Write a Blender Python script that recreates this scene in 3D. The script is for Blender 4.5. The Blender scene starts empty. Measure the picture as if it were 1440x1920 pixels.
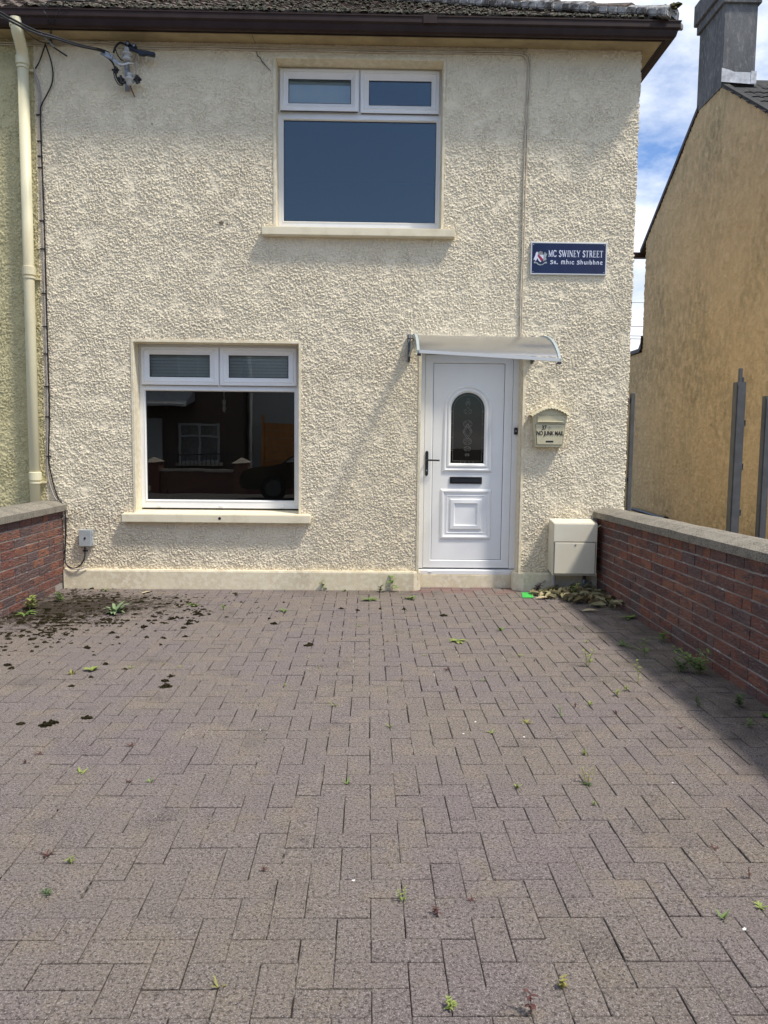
import bpy, bmesh, math, random
import numpy as np
from mathutils import Vector, Matrix, Euler, noise as mnoise

R_ = random.Random(7)
S = bpy.context.scene
C = S.collection
PI = math.pi

# ------------------------------------------------------------------ camera
cam = bpy.data.cameras.new("camera")
cam.sensor_fit = 'VERTICAL'; cam.sensor_height = 36.0; cam.sensor_width = 27.0
cam.lens = 1444.88 * 36.0 / 1920.0
cam.clip_start = 0.05; cam.clip_end = 800
camo = bpy.data.objects.new("camera", cam); C.objects.link(camo)
F_ = Vector((0.01658547, 0.99570652, -0.09106841)); R3 = Vector((0.99982286, -0.01570532, 0.01037287)); U_ = -Vector((0.00889808, -0.09122432, -0.99579061))
camo.matrix_world = Matrix(((R3.x, U_.x, -F_.x, -0.0122), (R3.y, U_.y, -F_.y, -7.3357), (R3.z, U_.z, -F_.z, 1.4212), (0, 0, 0, 1)))
S.camera = camo
S.render.resolution_x = 768; S.render.resolution_y = 1024

# ------------------------------------------------------------------ world, sun, exposure
SUN = Vector((0.43, -0.255, 0.85)).normalized()
w = bpy.data.worlds.new("World"); S.world = w; w.use_nodes = True
nt = w.node_tree; nt.nodes.clear()
def wn(t, **k):
    n = nt.nodes.new(t)
    for a, b in k.items(): setattr(n, a, b)
    return n
out = wn('ShaderNodeOutputWorld'); bg = wn('ShaderNodeBackground'); bg.inputs[1].default_value = 0.138
sky = wn('ShaderNodeTexSky', sky_type='NISHITA', sun_disc=False)
sky.sun_elevation = math.asin(SUN.z); sky.sun_rotation = math.atan2(SUN.x, SUN.y)
sky.altitude = 50; sky.air_density = 1.0; sky.dust_density = 0.25; sky.ozone_density = 3.0
tc = wn('ShaderNodeTexCoord'); sep = wn('ShaderNodeSeparateXYZ')
addz = wn('ShaderNodeMath', operation='ADD'); addz.inputs[1].default_value = 0.22
mxz = wn('ShaderNodeMath', operation='MAXIMUM'); mxz.inputs[1].default_value = 0.05
dx = wn('ShaderNodeMath', operation='DIVIDE'); dy = wn('ShaderNodeMath', operation='DIVIDE'); comb = wn('ShaderNodeCombineXYZ')
L = nt.links.new
L(tc.outputs['Generated'], sep.inputs[0]); L(sep.outputs[2], addz.inputs[0]); L(addz.outputs[0], mxz.inputs[0])
L(sep.outputs[0], dx.inputs[0]); L(mxz.outputs[0], dx.inputs[1]); L(sep.outputs[1], dy.inputs[0]); L(mxz.outputs[0], dy.inputs[1])
L(dx.outputs[0], comb.inputs[0]); L(dy.outputs[0], comb.inputs[1])
mp = wn('ShaderNodeMapping'); mp.inputs['Location'].default_value = (2.3704, 4.8050, 0.0); L(comb.outputs[0], mp.inputs[0])
cn = wn('ShaderNodeTexNoise'); cn.inputs['Scale'].default_value = 0.55; cn.inputs['Detail'].default_value = 11; cn.inputs['Roughness'].default_value = 0.62
L(mp.outputs[0], cn.inputs[0])
cr = wn('ShaderNodeValToRGB'); cr.color_ramp.elements[0].position = 0.475; cr.color_ramp.elements[1].position = 0.56
L(cn.outputs[0], cr.inputs[0])
cn2 = wn('ShaderNodeTexNoise'); cn2.inputs['Scale'].default_value = 1.6; cn2.inputs['Detail'].default_value = 6; L(mp.outputs[0], cn2.inputs[0])
cc = wn('ShaderNodeValToRGB'); cc.color_ramp.elements[0].color = (3.7, 4.2, 5.0, 1); cc.color_ramp.elements[1].color = (6.8, 7.0, 7.3, 1)
cc.color_ramp.elements[0].position = .3; cc.color_ramp.elements[1].position = .65
L(cn2.outputs[0], cc.inputs[0])
mix = wn('ShaderNodeMixRGB'); tn = wn('ShaderNodeMixRGB'); tn.blend_type = 'MULTIPLY'; tn.inputs[0].default_value = 1; tn.inputs[2].default_value = (.72, .80, .94, 1)
L(sky.outputs[0], tn.inputs[1]); L(tn.outputs[0], mix.inputs[1]); L(mix.outputs[0], bg.inputs[0])
L(cr.outputs[0], mix.inputs[0]); L(cc.outputs[0], mix.inputs[2])
L(bg.outputs[0], out.inputs[0])

sl = bpy.data.lights.new("sun", 'SUN'); sl.energy = 3.15; sl.angle = math.radians(6.5); sl.color = (1.0, 0.95, 0.87)
so = bpy.data.objects.new("sun", sl); C.objects.link(so)
so.rotation_euler = SUN.to_track_quat('Z', 'Y').to_euler(); so.location = SUN * 30
S.view_settings.view_transform = 'Standard'; S.view_settings.look = 'None'
S.view_settings.exposure = 0.52; S.view_settings.gamma = 1.0
S.view_settings.use_curve_mapping = False
S.render.engine = 'CYCLES'
S.cycles.max_bounces = 8; S.cycles.transparent_max_bounces = 12

# ------------------------------------------------------------------ materials
def mat(name, col, rough=0.8, spec=0.3, metal=0.0, var=None, vscale=3.0, var2=None, v2scale=40.0, bump=None, bscale=60.0, bdetail=4, bdist=0.004,
        randcol=None, stretch=(1, 1, 1), coords='Geometry', v2pos=(0.45, 0.6), vpos=(0.35, 0.65), coat=0.0, trans=0.0):
    m = bpy.data.materials.new(name); m.use_nodes = True
    n = m.node_tree; b = n.nodes['Principled BSDF']
    b.inputs['Base Color'].default_value = (*col, 1); b.inputs['Roughness'].default_value = rough
    b.inputs['Specular IOR Level'].default_value = spec; b.inputs['Metallic'].default_value = metal
    b.inputs['Coat Weight'].default_value = coat
    if coords == 'Geometry':
        g = n.nodes.new('ShaderNodeNewGeometry'); src = g.outputs['Position']
    else:
        g = n.nodes.new('ShaderNodeTexCoord'); src = g.outputs['Object']
    mpn = n.nodes.new('ShaderNodeMapping'); mpn.inputs['Scale'].default_value = stretch
    n.links.new(src, mpn.inputs[0]); src = mpn.outputs[0]
    cur = None
    if randcol:
        oi = n.nodes.new('ShaderNodeObjectInfo'); r = n.nodes.new('ShaderNodeValToRGB')
        r.color_ramp.interpolation = 'LINEAR'
        els = r.color_ramp.elements
        while len(els) < len(randcol): els.new(0.5)
        for i, c in enumerate(randcol):
            els[i].position = i / (len(randcol) - 1); els[i].color = (*c, 1)
        n.links.new(oi.outputs['Random'], r.inputs[0]); cur = r.outputs[0]
    def layer(cur, c2, sc, pos, det=4):
        t = n.nodes.new('ShaderNodeTexNoise'); t.inputs['Scale'].default_value = sc; t.inputs['Detail'].default_value = det; t.inputs['Roughness'].default_value = .6
        n.links.new(src, t.inputs[0])
        r = n.nodes.new('ShaderNodeValToRGB'); r.color_ramp.elements[0].position = pos[0]; r.color_ramp.elements[1].position = pos[1]
        n.links.new(t.outputs[0], r.inputs[0])
        mx = n.nodes.new('ShaderNodeMixRGB'); n.links.new(r.outputs[0], mx.inputs[0])
        if cur is None: mx.inputs[1].default_value = (*col, 1)
        else: n.links.new(cur, mx.inputs[1])
        mx.inputs[2].default_value = (*c2, 1)
        return mx.outputs[0]
    if var: cur = layer(cur, var, vscale, vpos)
    if var2: cur = layer(cur, var2, v2scale, v2pos, 3)
    if cur is not None: n.links.new(cur, b.inputs['Base Color'])
    if bump:
        t = n.nodes.new('ShaderNodeTexNoise'); t.inputs['Scale'].default_value = bscale; t.inputs['Detail'].default_value = bdetail
        n.links.new(src, t.inputs[0])
        bp = n.nodes.new('ShaderNodeBump'); bp.inputs['Strength'].default_value = bump; bp.inputs['Distance'].default_value = bdist
        n.links.new(t.outputs[0], bp.inputs['Height']); n.links.new(bp.outputs[0], b.inputs['Normal'])
    return m

M = {}
M['stucco'] = mat('cream_roughcast', (.85, .745, .555), .93, .1, var=(.79, .685, .505), vscale=1.1, vpos=(.42, .68), var2=(.60, .51, .37), v2scale=62, v2pos=(.63, .76), bump=1, bscale=170, bdist=.004)
M['stucco_left'] = mat('yellow_roughcast', (.66, .59, .35), .9, .15, var=(.60, .53, .30), vscale=1.5, var2=(.45, .39, .22), v2scale=62, v2pos=(.60, .72), bump=1, bscale=170, bdist=.007)
M['smooth'] = mat('cream_smooth_paint', (.74, .655, .46), .75, .25, var=(.64, .55, .39), vscale=4, var2=(.78, .70, .53), v2scale=20, bump=.35, bscale=45, bdist=.004)
M['sill'] = mat('cream_sill_paint', (.76, .68, .50), .7, .25, var=(.62, .53, .37), vscale=6, vpos=(.5, .8), bump=.3, bscale=60, bdist=.003)
M['ochre'] = mat('ochre_pebbledash', (.60, .45, .255), .95, .1, var=(.34, .275, .165), vscale=.9, vpos=(.42, .74), var2=(.70, .53, .31), v2scale=9, v2pos=(.40, .72), bump=1, bscale=90, bdist=.016, stretch=(1, 1, .7))
M['upvc'] = mat('white_upvc', (.86, .855, .84), .35, .5, var=(.81, .805, .79), vscale=5, bump=.04, bscale=30)
M['door'] = mat('white_door', (.86, .855, .84), .4, .5, var=(.82, .815, .80), vscale=4, bump=.04, bscale=25)
M['black'] = mat('black_plastic', (.012, .012, .014), .35, .5)
M['gasket'] = mat('dark_gasket', (.05, .05, .055), .6, .3)
M['soffit'] = mat('cream_soffit', (.42, .33, .18), .7, .3, var=(.30, .23, .13), vscale=5, vpos=(.4, .7), bump=.15, bscale=20)
M['gutter'] = mat('brown_gutter', (.024, .011, .008), .48, .25, var=(.034, .018, .014), vscale=9)
M['pipe'] = mat('cream_downpipe', (.72, .66, .44), .45, .4, var=(.55, .46, .29), vscale=4, vpos=(.55, .85), stretch=(1, 1, .3))
M['tile'] = mat('concrete_tile', (.16, .115, .09), .95, .1, var=(.10, .085, .07), vscale=8, var2=(.26, .22, .19), v2scale=60, v2pos=(.5, .7), bump=.9, bscale=70, bdist=.02)
M['tile_dark'] = mat('grey_tile', (.045, .045, .045), .9, .15, var=(.07, .065, .06), vscale=9, bump=.6, bscale=60, bdist=.01)
M['moss'] = mat('dark_moss', (.022, .018, .010), .98, .05, var=(.045, .038, .015), vscale=30, var2=(.012, .009, .006), v2scale=90, bump=1, bscale=140, bdist=.01)
M['roofmoss'] = mat('roof_moss', (.11, .10, .075), .98, .05, var=(.06, .06, .03), vscale=20, var2=(.18, .165, .14), v2scale=70, bump=1, bscale=120, bdist=.01)
M['mortar_hip'] = mat('hip_mortar', (.40, .39, .37), .9, .1, var=(.11, .095, .085), vscale=8, vpos=(.44, .58), var2=(.2, .2, .18), v2scale=50, v2pos=(.55, .7), bump=.8, bscale=50, bdist=.015)
M['brick'] = mat('rustic_brick', (.2, .07, .05), .9, .15,
    randcol=[(.130, .088, .080), (.25, .105, .068), (.20, .084, .062), (.150, .105, .096), (.28, .125, .076), (.18, .082, .064), (.120, .086, .078), (.24, .108, .072)],
    var=(.10, .070, .068), vscale=16, vpos=(.45, .7), var2=(.27, .21, .20), v2scale=60, v2pos=(.58, .75), bump=1, bscale=55, bdist=.014, stretch=(1, .45, 1.6))
M['mortar'] = mat('brick_mortar', (.36, .32, .28), .95, .1, var=(.24, .21, .18), vscale=9, var2=(.68, .66, .62), v2scale=11, v2pos=(.62, .70), bump=.6, bscale=120, bdist=.003)
M['coping'] = mat('concrete_coping', (.235, .205, .160), .95, .1, var=(.13, .115, .09), vscale=9, var2=(.33, .30, .245), v2scale=110, v2pos=(.45, .62), bump=.8, bscale=130, bdist=.006)
M['steel'] = mat('galvanised_grey_steel', (.085, .085, .085), .6, .4, metal=.0, var=(.06, .06, .06), vscale=8)
M['rend'] = mat('grey_chimney_render', (.16, .16, .16), .95, .1, var=(.10, .10, .10), vscale=2.4, var2=(.25, .24, .23), v2scale=22, v2pos=(.5, .75), bump=.6, bscale=60, bdist=.008, stretch=(1, 1, .4))
M['lead'] = mat('lead_flashing', (.60, .60, .61), .5, .5, var=(.38, .38, .39), vscale=14, bump=.5, bscale=20, bdist=.01)
M['gas'] = mat('cream_cabinet', (.74, .69, .55), .45, .4, var=(.69, .64, .50), vscale=5, bump=.03)
M['mail'] = mat('cream_letterbox', (.64, .58, .39), .45, .4, var=(.58, .52, .34), vscale=18)
M['grey_box'] = mat('grey_junction_box', (.40, .42, .42), .5, .4, var=(.34, .36, .36), vscale=20)
M['cable_b'] = mat('black_cable', (.012, .011, .012), .5, .4)
M['cable_c'] = mat('painted_cable', (.62, .56, .44), .6, .3, var=(.45, .38, .28), vscale=8)
M['cable_g'] = mat('grey_cable', (.42, .38, .36), .6, .3)
M['porcelain'] = mat('white_porcelain', (.46, .45, .43), .25, .5, var=(.40, .38, .35), vscale=30, vpos=(.5, .8))
M['zinc'] = mat('zinc_clamp', (.34, .36, .37), .45, .5, metal=.5, var=(.25, .26, .27), vscale=30)
M['rust'] = mat('rust', (.20, .08, .03), .9, .1, var=(.10, .05, .03), vscale=60)
M['alu'] = mat('aluminium', (.62, .62, .60), .45, .5, metal=.25)
M['green_alu'] = mat('pale_grey_arm', (.40, .44, .42), .5, .3, var=(.34, .38, .36), vscale=15)
M['dark_brkt'] = mat('dark_bracket', (.06, .068, .085), .5, .4)
M['navy'] = mat('navy_enamel', (.005, .007, .040), .16, .45, var=(.010, .014, .055), vscale=6, stretch=(1, 1, .3))
M['sign_white'] = mat('sign_lettering', (.68, .70, .80), .4, .4)
M['sign_grey'] = mat('sign_silver', (.42, .47, .48), .4, .4, var=(.20, .22, .22), vscale=90)
M['sign_dark'] = mat('sign_helmet', (.16, .16, .155), .4, .4, var=(.30, .29, .27), vscale=120)
M['sign_red'] = mat('sign_red', (.30, .02, .05), .4, .4)
M['ink'] = mat('black_lettering', (.015, .013, .016), .6, .3)
M['green'] = mat('green_card', (.05, .42, .07), .6, .3, var=(.08, .5, .1), vscale=30)
M['asphalt'] = mat('asphalt', (.055, .055, .055), .9, .2, var=(.07, .068, .065), vscale=2, var2=(.10, .10, .10), v2scale=200, bump=.5, bscale=200)
M['soil'] = mat('ground_concrete', (.17, .16, .14), .95, .1, var=(.12, .11, .10), vscale=2, bump=.5, bscale=60)
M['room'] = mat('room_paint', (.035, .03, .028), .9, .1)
M['blind'] = mat('pale_blind', (.78, .80, .78), .7, .2)
M['bulb'] = mat('bulb_fitting', (.8, .8, .78), .3, .5)
M['fleck'] = mat('white_fleck', (.75, .73, .70), .8, .2)
for k, c, c2 in (('leaf_green', (.11, .18, .045), (.17, .24, .06)), ('leaf_yellow', (.27, .31, .075), (.20, .25, .06)), ('leaf_red', (.085, .03, .03), (.11, .05, .035)),
              ('leaf_silver', (.17, .23, .12), (.22, .30, .14)), ('leaf_dark', (.045, .09, .022), (.09, .15, .035)), ('leaf_gold', (.30, .25, .06), (.20, .20, .06))):
    M[k] = mat(k, c, .6, .3, var=c2, vscale=25)
M['dead'] = mat('dead_leaf', (.3, .25, .12), .8, .2, randcol=[(.26, .24, .13), (.42, .37, .22), (.34, .33, .17), (.48, .42, .27), (.28, .29, .13), (.40, .19, .09), (.20, .20, .09), (.45, .42, .26)], var=(.26, .22, .12), vscale=30)
M['wood'] = mat('timber_boards', (.42, .19, .065), .7, .3, var=(.28, .12, .04), vscale=6, stretch=(1, 1, .3))
M['facade_red'] = mat('facade_brown', (.11, .085, .075), .9, .1, var=(.09, .07, .06), vscale=3)
M['facade_grey'] = mat('facade_grey', (.32, .33, .34), .9, .1)
M['car'] = mat('black_car_paint', (.010, .011, .014), .2, .5, coat=.8)
M['pale_stone'] = mat('pale_wall_cap', (.40, .36, .32), .9, .1, var=(.3, .28, .25), vscale=5)

def paver_mat():
    m = bpy.data.materials.new('grey_pink_paver'); m.use_nodes = True
    n = m.node_tree; b = n.nodes['Principled BSDF']; b.inputs['Roughness'].default_value = .93; b.inputs['Specular IOR Level'].default_value = .15
    g = n.nodes.new('ShaderNodeNewGeometry'); lk = n.links.new
    def noise(sc, det=4, rough=.6):
        t = n.nodes.new('ShaderNodeTexNoise'); t.inputs['Scale'].default_value = sc; t.inputs['Detail'].default_value = det; t.inputs['Roughness'].default_value = rough
        lk(g.outputs['Position'], t.inputs[0]); return t.outputs[0]
    def ramp(s, a, b_, c0=(0, 0, 0), c1=(1, 1, 1)):
        r = n.nodes.new('ShaderNodeValToRGB'); r.color_ramp.elements[0].position = a; r.color_ramp.elements[1].position = b_
        r.color_ramp.elements[0].color = (*c0, 1); r.color_ramp.elements[1].color = (*c1, 1); lk(s, r.inputs[0]); return r.outputs[0]
    def mx(f, a, b_, mode='MIX'):
        x = n.nodes.new('ShaderNodeMixRGB'); x.blend_type = mode
        for s, i in ((f, 0), (a, 1), (b_, 2)):
            if isinstance(s, (int, float)): x.inputs[i].default_value = s
            elif isinstance(s, tuple): x.inputs[i].default_value = (*s, 1)
            else: lk(s, x.inputs[i])
        return x.outputs[0]
    base = ramp(noise(1.1, 3), .38, .62, (.196, .160, .152), (.212, .175, .142))        # pinkish to buff tone
    base = mx(ramp(noise(4.5, 5), .52, .72), base, (.245, .198, .142))                   # worn buff patches
    base = mx(ramp(noise(2.3, 6), .58, .76), base, (.095, .080, .072))                   # darker weathering
    at = n.nodes.new('ShaderNodeAttribute'); at.attribute_name = 'tint'
    oi = n.nodes.new('ShaderNodeObjectInfo')
    s = n.nodes.new('ShaderNodeMath'); s.operation = 'ADD'; lk(at.outputs['Fac'], s.inputs[0]); lk(oi.outputs['Random'], s.inputs[1])
    fr = n.nodes.new('ShaderNodeMath'); fr.operation = 'FRACT'; lk(s.outputs[0], fr.inputs[0])
    base = mx(1.0, base, ramp(fr.outputs[0], 0, 1, (.94, .935, .945), (1.06, 1.05, 1.03)), 'MULTIPLY')
    base = mx(ramp(noise(200, 4, .8), .52, .60), base, (.40, .35, .32))                  # pale grit
    base = mx(ramp(noise(95, 7, .9), .50, .57), base, (.058, .048, .044))                # dark grit (other scale)
    v = n.nodes.new('ShaderNodeTexVoronoi'); v.inputs['Scale'].default_value = 75; lk(g.outputs['Position'], v.inputs[0])
    base = mx(ramp(v.outputs['Distance'], .05, .11, (1, 1, 1), (0, 0, 0)), base, (.46, .43, .39))
    # dark soil and moss staining: thick by the left wall, thin film by the right wall that also paints the wall shadow darker
    sp = n.nodes.new('ShaderNodeSeparateXYZ'); lk(g.outputs['Position'], sp.inputs[0])
    def mt(op, a, b_=None):
        x = n.nodes.new('ShaderNodeMath'); x.operation = op
        for q, i in ((a, 0), (b_, 1)):
            if q is None: continue
            if isinstance(q, (int, float)): x.inputs[i].default_value = q
            else: lk(q, x.inputs[i])
        return x.outputs[0]
    def gauss(cx, cy, sx, sy):
        u = mt('POWER', mt('DIVIDE', mt('SUBTRACT', sp.outputs[0], cx), sx), 2.0); v_ = mt('POWER', mt('DIVIDE', mt('SUBTRACT', sp.outputs[1], cy), sy), 2.0)
        return mt('EXPONENT', mt('MULTIPLY', mt('ADD', u, v_), -1.0))
    gm = mt('ADD', gauss(-2.75, -1.0, .75, .85), mt('MULTIPLY', gauss(-1.95, -.75, .75, .45), .55))
    f1 = mt('ADD', mt('MULTIPLY', gm, .25), noise(11, 9, .8))
    base = mx(mt('MULTIPLY', ramp(f1, .615, .74), .9), base, (.030, .023, .014))
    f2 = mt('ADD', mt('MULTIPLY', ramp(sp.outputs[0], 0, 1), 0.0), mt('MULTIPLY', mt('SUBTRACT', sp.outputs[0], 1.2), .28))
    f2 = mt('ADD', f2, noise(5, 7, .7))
    base = mx(mt('MULTIPLY', ramp(f2, .60, .83), .6), base, (.068, .058, .048))  # darker soil, plus the wall shadow deepened in the paver colour
    # red pavers by the doorstep
    re = n.nodes.new('ShaderNodeAttribute'); re.attribute_name = 'red'
    rm2 = n.nodes.new('ShaderNodeMath'); rm2.operation = 'MULTIPLY'; rm2.inputs[1].default_value = .5; lk(re.outputs['Fac'], rm2.inputs[0])
    base = mx(rm2.outputs[0], base, (.22, .115, .10))
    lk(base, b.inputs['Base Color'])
    bp = n.nodes.new('ShaderNodeBump'); bp.inputs['Strength'].default_value = 1.0; bp.inputs['Distance'].default_value = .006
    lk(noise(150, 5, .8), bp.inputs['Height']); lk(bp.outputs[0], b.inputs['Normal'])
    return m
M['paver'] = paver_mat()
M['sand'] = mat('joint_sand', (.045, .036, .030), .95, .05, var=(.34, .31, .28), vscale=4.5, vpos=(.48, .58), var2=(.03, .026, .02), v2scale=24, v2pos=(.5, .62))

def glass_mat(name, ior, tint):
    m = bpy.data.materials.new(name); m.use_nodes = True; n = m.node_tree; n.nodes.clear()
    o = n.nodes.new('ShaderNodeOutputMaterial'); t = n.nodes.new('ShaderNodeBsdfTransparent'); g = n.nodes.new('ShaderNodeBsdfGlossy')
    f = n.nodes.new('ShaderNodeFresnel'); x = n.nodes.new('ShaderNodeMixShader')
    f.inputs[0].default_value = ior; t.inputs[0].default_value = (*tint, 1); g.inputs['Roughness'].default_value = 0.0; g.inputs[0].default_value = (.97, .90, .80, 1)
    gm = n.nodes.new('ShaderNodeNewGeometry'); ns = n.nodes.new('ShaderNodeTexNoise'); ns.inputs['Scale'].default_value = 3.5; ns.inputs['Detail'].default_value = 1
    bp = n.nodes.new('ShaderNodeBump'); bp.inputs['Strength'].default_value = .035; bp.inputs['Distance'].default_value = .01
    n.links.new(gm.outputs['Position'], ns.inputs[0]); n.links.new(ns.outputs[0], bp.inputs['Height']); n.links.new(bp.outputs[0], g.inputs['Normal'])
    n.links.new(f.outputs[0], x.inputs[0]); n.links.new(t.outputs[0], x.inputs[1]); n.links.new(g.outputs[0], x.inputs[2]); n.links.new(x.outputs[0], o.inputs[0])
    return m
M['glass'] = glass_mat('double_glazing', 1.85, (.93, .96, .95))
M['door_glass'] = glass_mat('door_glass', 1.45, (.12, .12, .12))
def poly_mat():
    m = bpy.data.materials.new('clear_polycarbonate'); m.use_nodes = True; n = m.node_tree; n.nodes.clear()
    o = n.nodes.new('ShaderNodeOutputMaterial'); t = n.nodes.new('ShaderNodeBsdfTransparent'); g = n.nodes.new('ShaderNodeBsdfGlossy'); d = n.nodes.new('ShaderNodeBsdfTranslucent')
    x = n.nodes.new('ShaderNodeMixShader'); y = n.nodes.new('ShaderNodeMixShader'); f = n.nodes.new('ShaderNodeFresnel'); f.inputs[0].default_value = 1.22
    t.inputs[0].default_value = (.93, .90, .81, 1); d.inputs[0].default_value = (.55, .52, .45, 1); g.inputs['Roughness'].default_value = .25
    gm = n.nodes.new('ShaderNodeNewGeometry'); mpn = n.nodes.new('ShaderNodeMapping'); mpn.inputs['Scale'].default_value = (1.5, 8, 8); mpn.inputs['Rotation'].default_value = (0, .5, .3)
    ns = n.nodes.new('ShaderNodeTexNoise'); ns.inputs['Scale'].default_value = 5; ns.inputs['Detail'].default_value = 6
    rp = n.nodes.new('ShaderNodeValToRGB'); rp.color_ramp.elements[0].position = .4; rp.color_ramp.elements[1].position = .7; rp.color_ramp.elements[0].color = (.02,) * 3 + (1,); rp.color_ramp.elements[1].color = (.13,) * 3 + (1,)
    n.links.new(gm.outputs['Position'], mpn.inputs[0]); n.links.new(mpn.outputs[0], ns.inputs[0]); n.links.new(ns.outputs[0], rp.inputs[0]); n.links.new(rp.outputs[0], x.inputs[0])
    n.links.new(t.outputs[0], x.inputs[1]); n.links.new(d.outputs[0], x.inputs[2]); n.links.new(f.outputs[0], y.inputs[0]); n.links.new(x.outputs[0], y.inputs[1]); n.links.new(g.outputs[0], y.inputs[2]); n.links.new(y.outputs[0], o.inputs[0])
    return m
M['poly'] = poly_mat()

# ------------------------------------------------------------------ helpers
def link(o, parent=None):
    C.objects.link(o)
    if parent: o.parent = parent
    return o
def setp(o, label=None, cat=None, group=None, kind=None):
    if label: o['label'] = label
    if cat: o['category'] = cat
    if group: o['group'] = group
    if kind: o['kind'] = kind
    return o
def thing(name, label, cat, loc=(0, 0, 0), rz=0, group=None):
    o = bpy.data.objects.new(name, None); o.empty_display_size = .1; C.objects.link(o); o.location = loc; o.rotation_euler = (0, 0, rz)
    return setp(o, label, cat, group)

class MB:
    def __init__(s): s.v = []; s.f = []
    def add(s, vs, fs):
        k = len(s.v); s.v += [tuple(p) for p in vs]; s.f += [tuple(i + k for i in f) for f in fs]; return s
    def box(s, x0, x1, y0, y1, z0, z1):
        return s.add([(x0, y0, z0), (x1, y0, z0), (x1, y1, z0), (x0, y1, z0), (x0, y0, z1), (x1, y0, z1), (x1, y1, z1), (x0, y1, z1)],
                     [(0, 3, 2, 1), (4, 5, 6, 7), (0, 1, 5, 4), (1, 2, 6, 5), (2, 3, 7, 6), (3, 0, 4, 7)])
    def obox(s, c, ax, ay, az):     # oriented box: centre and three half-axis vectors
        c = Vector(c); ax, ay, az = Vector(ax), Vector(ay), Vector(az); P = []
        for k in (-1, 1):
            for a, b in ((-1, -1), (1, -1), (1, 1), (-1, 1)): P.append(c + ax * a + ay * b + az * k)
        return s.add(P, [(0, 3, 2, 1), (4, 5, 6, 7), (0, 1, 5, 4), (1, 2, 6, 5), (2, 3, 7, 6), (3, 0, 4, 7)])
    def tube(s, pts, r, n=8, cap=True):
        pts = [Vector(p) for p in pts]; rs = r if isinstance(r, (list, tuple)) else [r] * len(pts); rings = []
        up = Vector((0.13, 0.21, 0.97))
        for i, p in enumerate(pts):
            t = (pts[min(i + 1, len(pts) - 1)] - pts[max(i - 1, 0)]).normalized()
            a = t.cross(up)
            if a.length < .1: a = t.cross(Vector((1, 0, 0)))
            a.normalize(); b = t.cross(a)
            rings.append([p + (a * math.cos(2 * PI * k / n) + b * math.sin(2 * PI * k / n)) * rs[i] for k in range(n)])
        vs = [q for ring in rings for q in ring]; fs = []
        for i in range(len(pts) - 1):
            for k in range(n): fs.append((i * n + k, i * n + (k + 1) % n, (i + 1) * n + (k + 1) % n, (i + 1) * n + k))
        if cap: fs += [tuple(range(n))[::-1], tuple((len(pts) - 1) * n + k for k in range(n))]
        return s.add(vs, fs)
    def lathe(s, prof, c=(0, 0, 0), n=16):    # prof: (r, z)
        vs = []; fs = []
        for r, z in prof:
            for k in range(n): vs.append((c[0] + r * math.cos(2 * PI * k / n), c[1] + r * math.sin(2 * PI * k / n), c[2] + z))
        for i in range(len(prof) - 1):
            for k in range(n): fs.append((i * n + k, i * n + (k + 1) % n, (i + 1) * n + (k + 1) % n, (i + 1) * n + k))
        return s.add(vs, fs + [tuple(range(n))[::-1], tuple((len(prof) - 1) * n + k for k in range(n))])
    def poly_y(s, pts, y0, y1):        # outline in x,z extruded from y0 to y1
        n = len(pts); vs = [(x, y0, z) for x, z in pts] + [(x, y1, z) for x, z in pts]
        return s.add(vs, [tuple(range(n)), tuple(range(2 * n - 1, n - 1, -1))] + [(i, i + n, (i + 1) % n + n, (i + 1) % n) for i in range(n)])
    def poly_z(s, pts, z0, z1):
        n = len(pts); vs = [(x, y, z0) for x, y in pts] + [(x, y, z1) for x, y in pts]
        return s.add(vs, [tuple(range(n))[::-1], tuple(range(n, 2 * n))] + [(i, (i + 1) % n, (i + 1) % n + n, i + n) for i in range(n)])
    def poly_x(s, pts, x0, x1):        # outline in y,z extruded along x
        n = len(pts); vs = [(x0, y, z) for y, z in pts] + [(x1, y, z) for y, z in pts]
        return s.add(vs, [tuple(range(n)), tuple(range(2 * n - 1, n - 1, -1))] + [(i, i + n, (i + 1) % n + n, (i + 1) % n) for i in range(n)])
    def loops(s, loops):       # bands between successive closed loops of equal length
        n = len(loops[0]); vs = [p for l in loops for p in l]; fs = []
        for i in range(len(loops) - 1):
            for k in range(n): fs.append((i * n + k, i * n + (k + 1) % n, (i + 1) * n + (k + 1) % n, (i + 1) * n + k))
        return s.add(vs, fs)
    def mesh(s, name, m, smooth=False):
        me = bpy.data.meshes.new(name); me.from_pydata(s.v, [], s.f); me.update()
        if m: me.materials.append(m)
        if smooth:
            for p in me.polygons: p.use_smooth = True
        return me
    def build(s, name, m, parent=None, smooth=False, bevel=0, fix=True):
        me = s.mesh(name, m, smooth)
        if fix:
            b = bmesh.new(); b.from_mesh(me); bmesh.ops.recalc_face_normals(b, faces=b.faces)
            if bevel: bmesh.ops.bevel(b, geom=[e for e in b.edges if e.is_manifold and e.calc_face_angle(0) > .5], offset=bevel, segments=1 if bevel < .004 else 2, affect='EDGES', clamp_overlap=True)
            b.to_mesh(me); b.free()
        return link(bpy.data.objects.new(name, me), parent)
def rrect(x0, x1, z0, z1, y): return [(x0, y, z0), (x1, y, z0), (x1, y, z1), (x0, y, z1)]
def rect_frame(mb, x0, x1, z0, z1, t, prof):
    """mitred rectangular frame; prof = [(inset fraction 0..1 of t, y)...]"""
    mb.loops([rrect(x0 + t * a, x1 - t * a, z0 + t * a, z1 - t * a, y) for a, y in prof])
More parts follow.
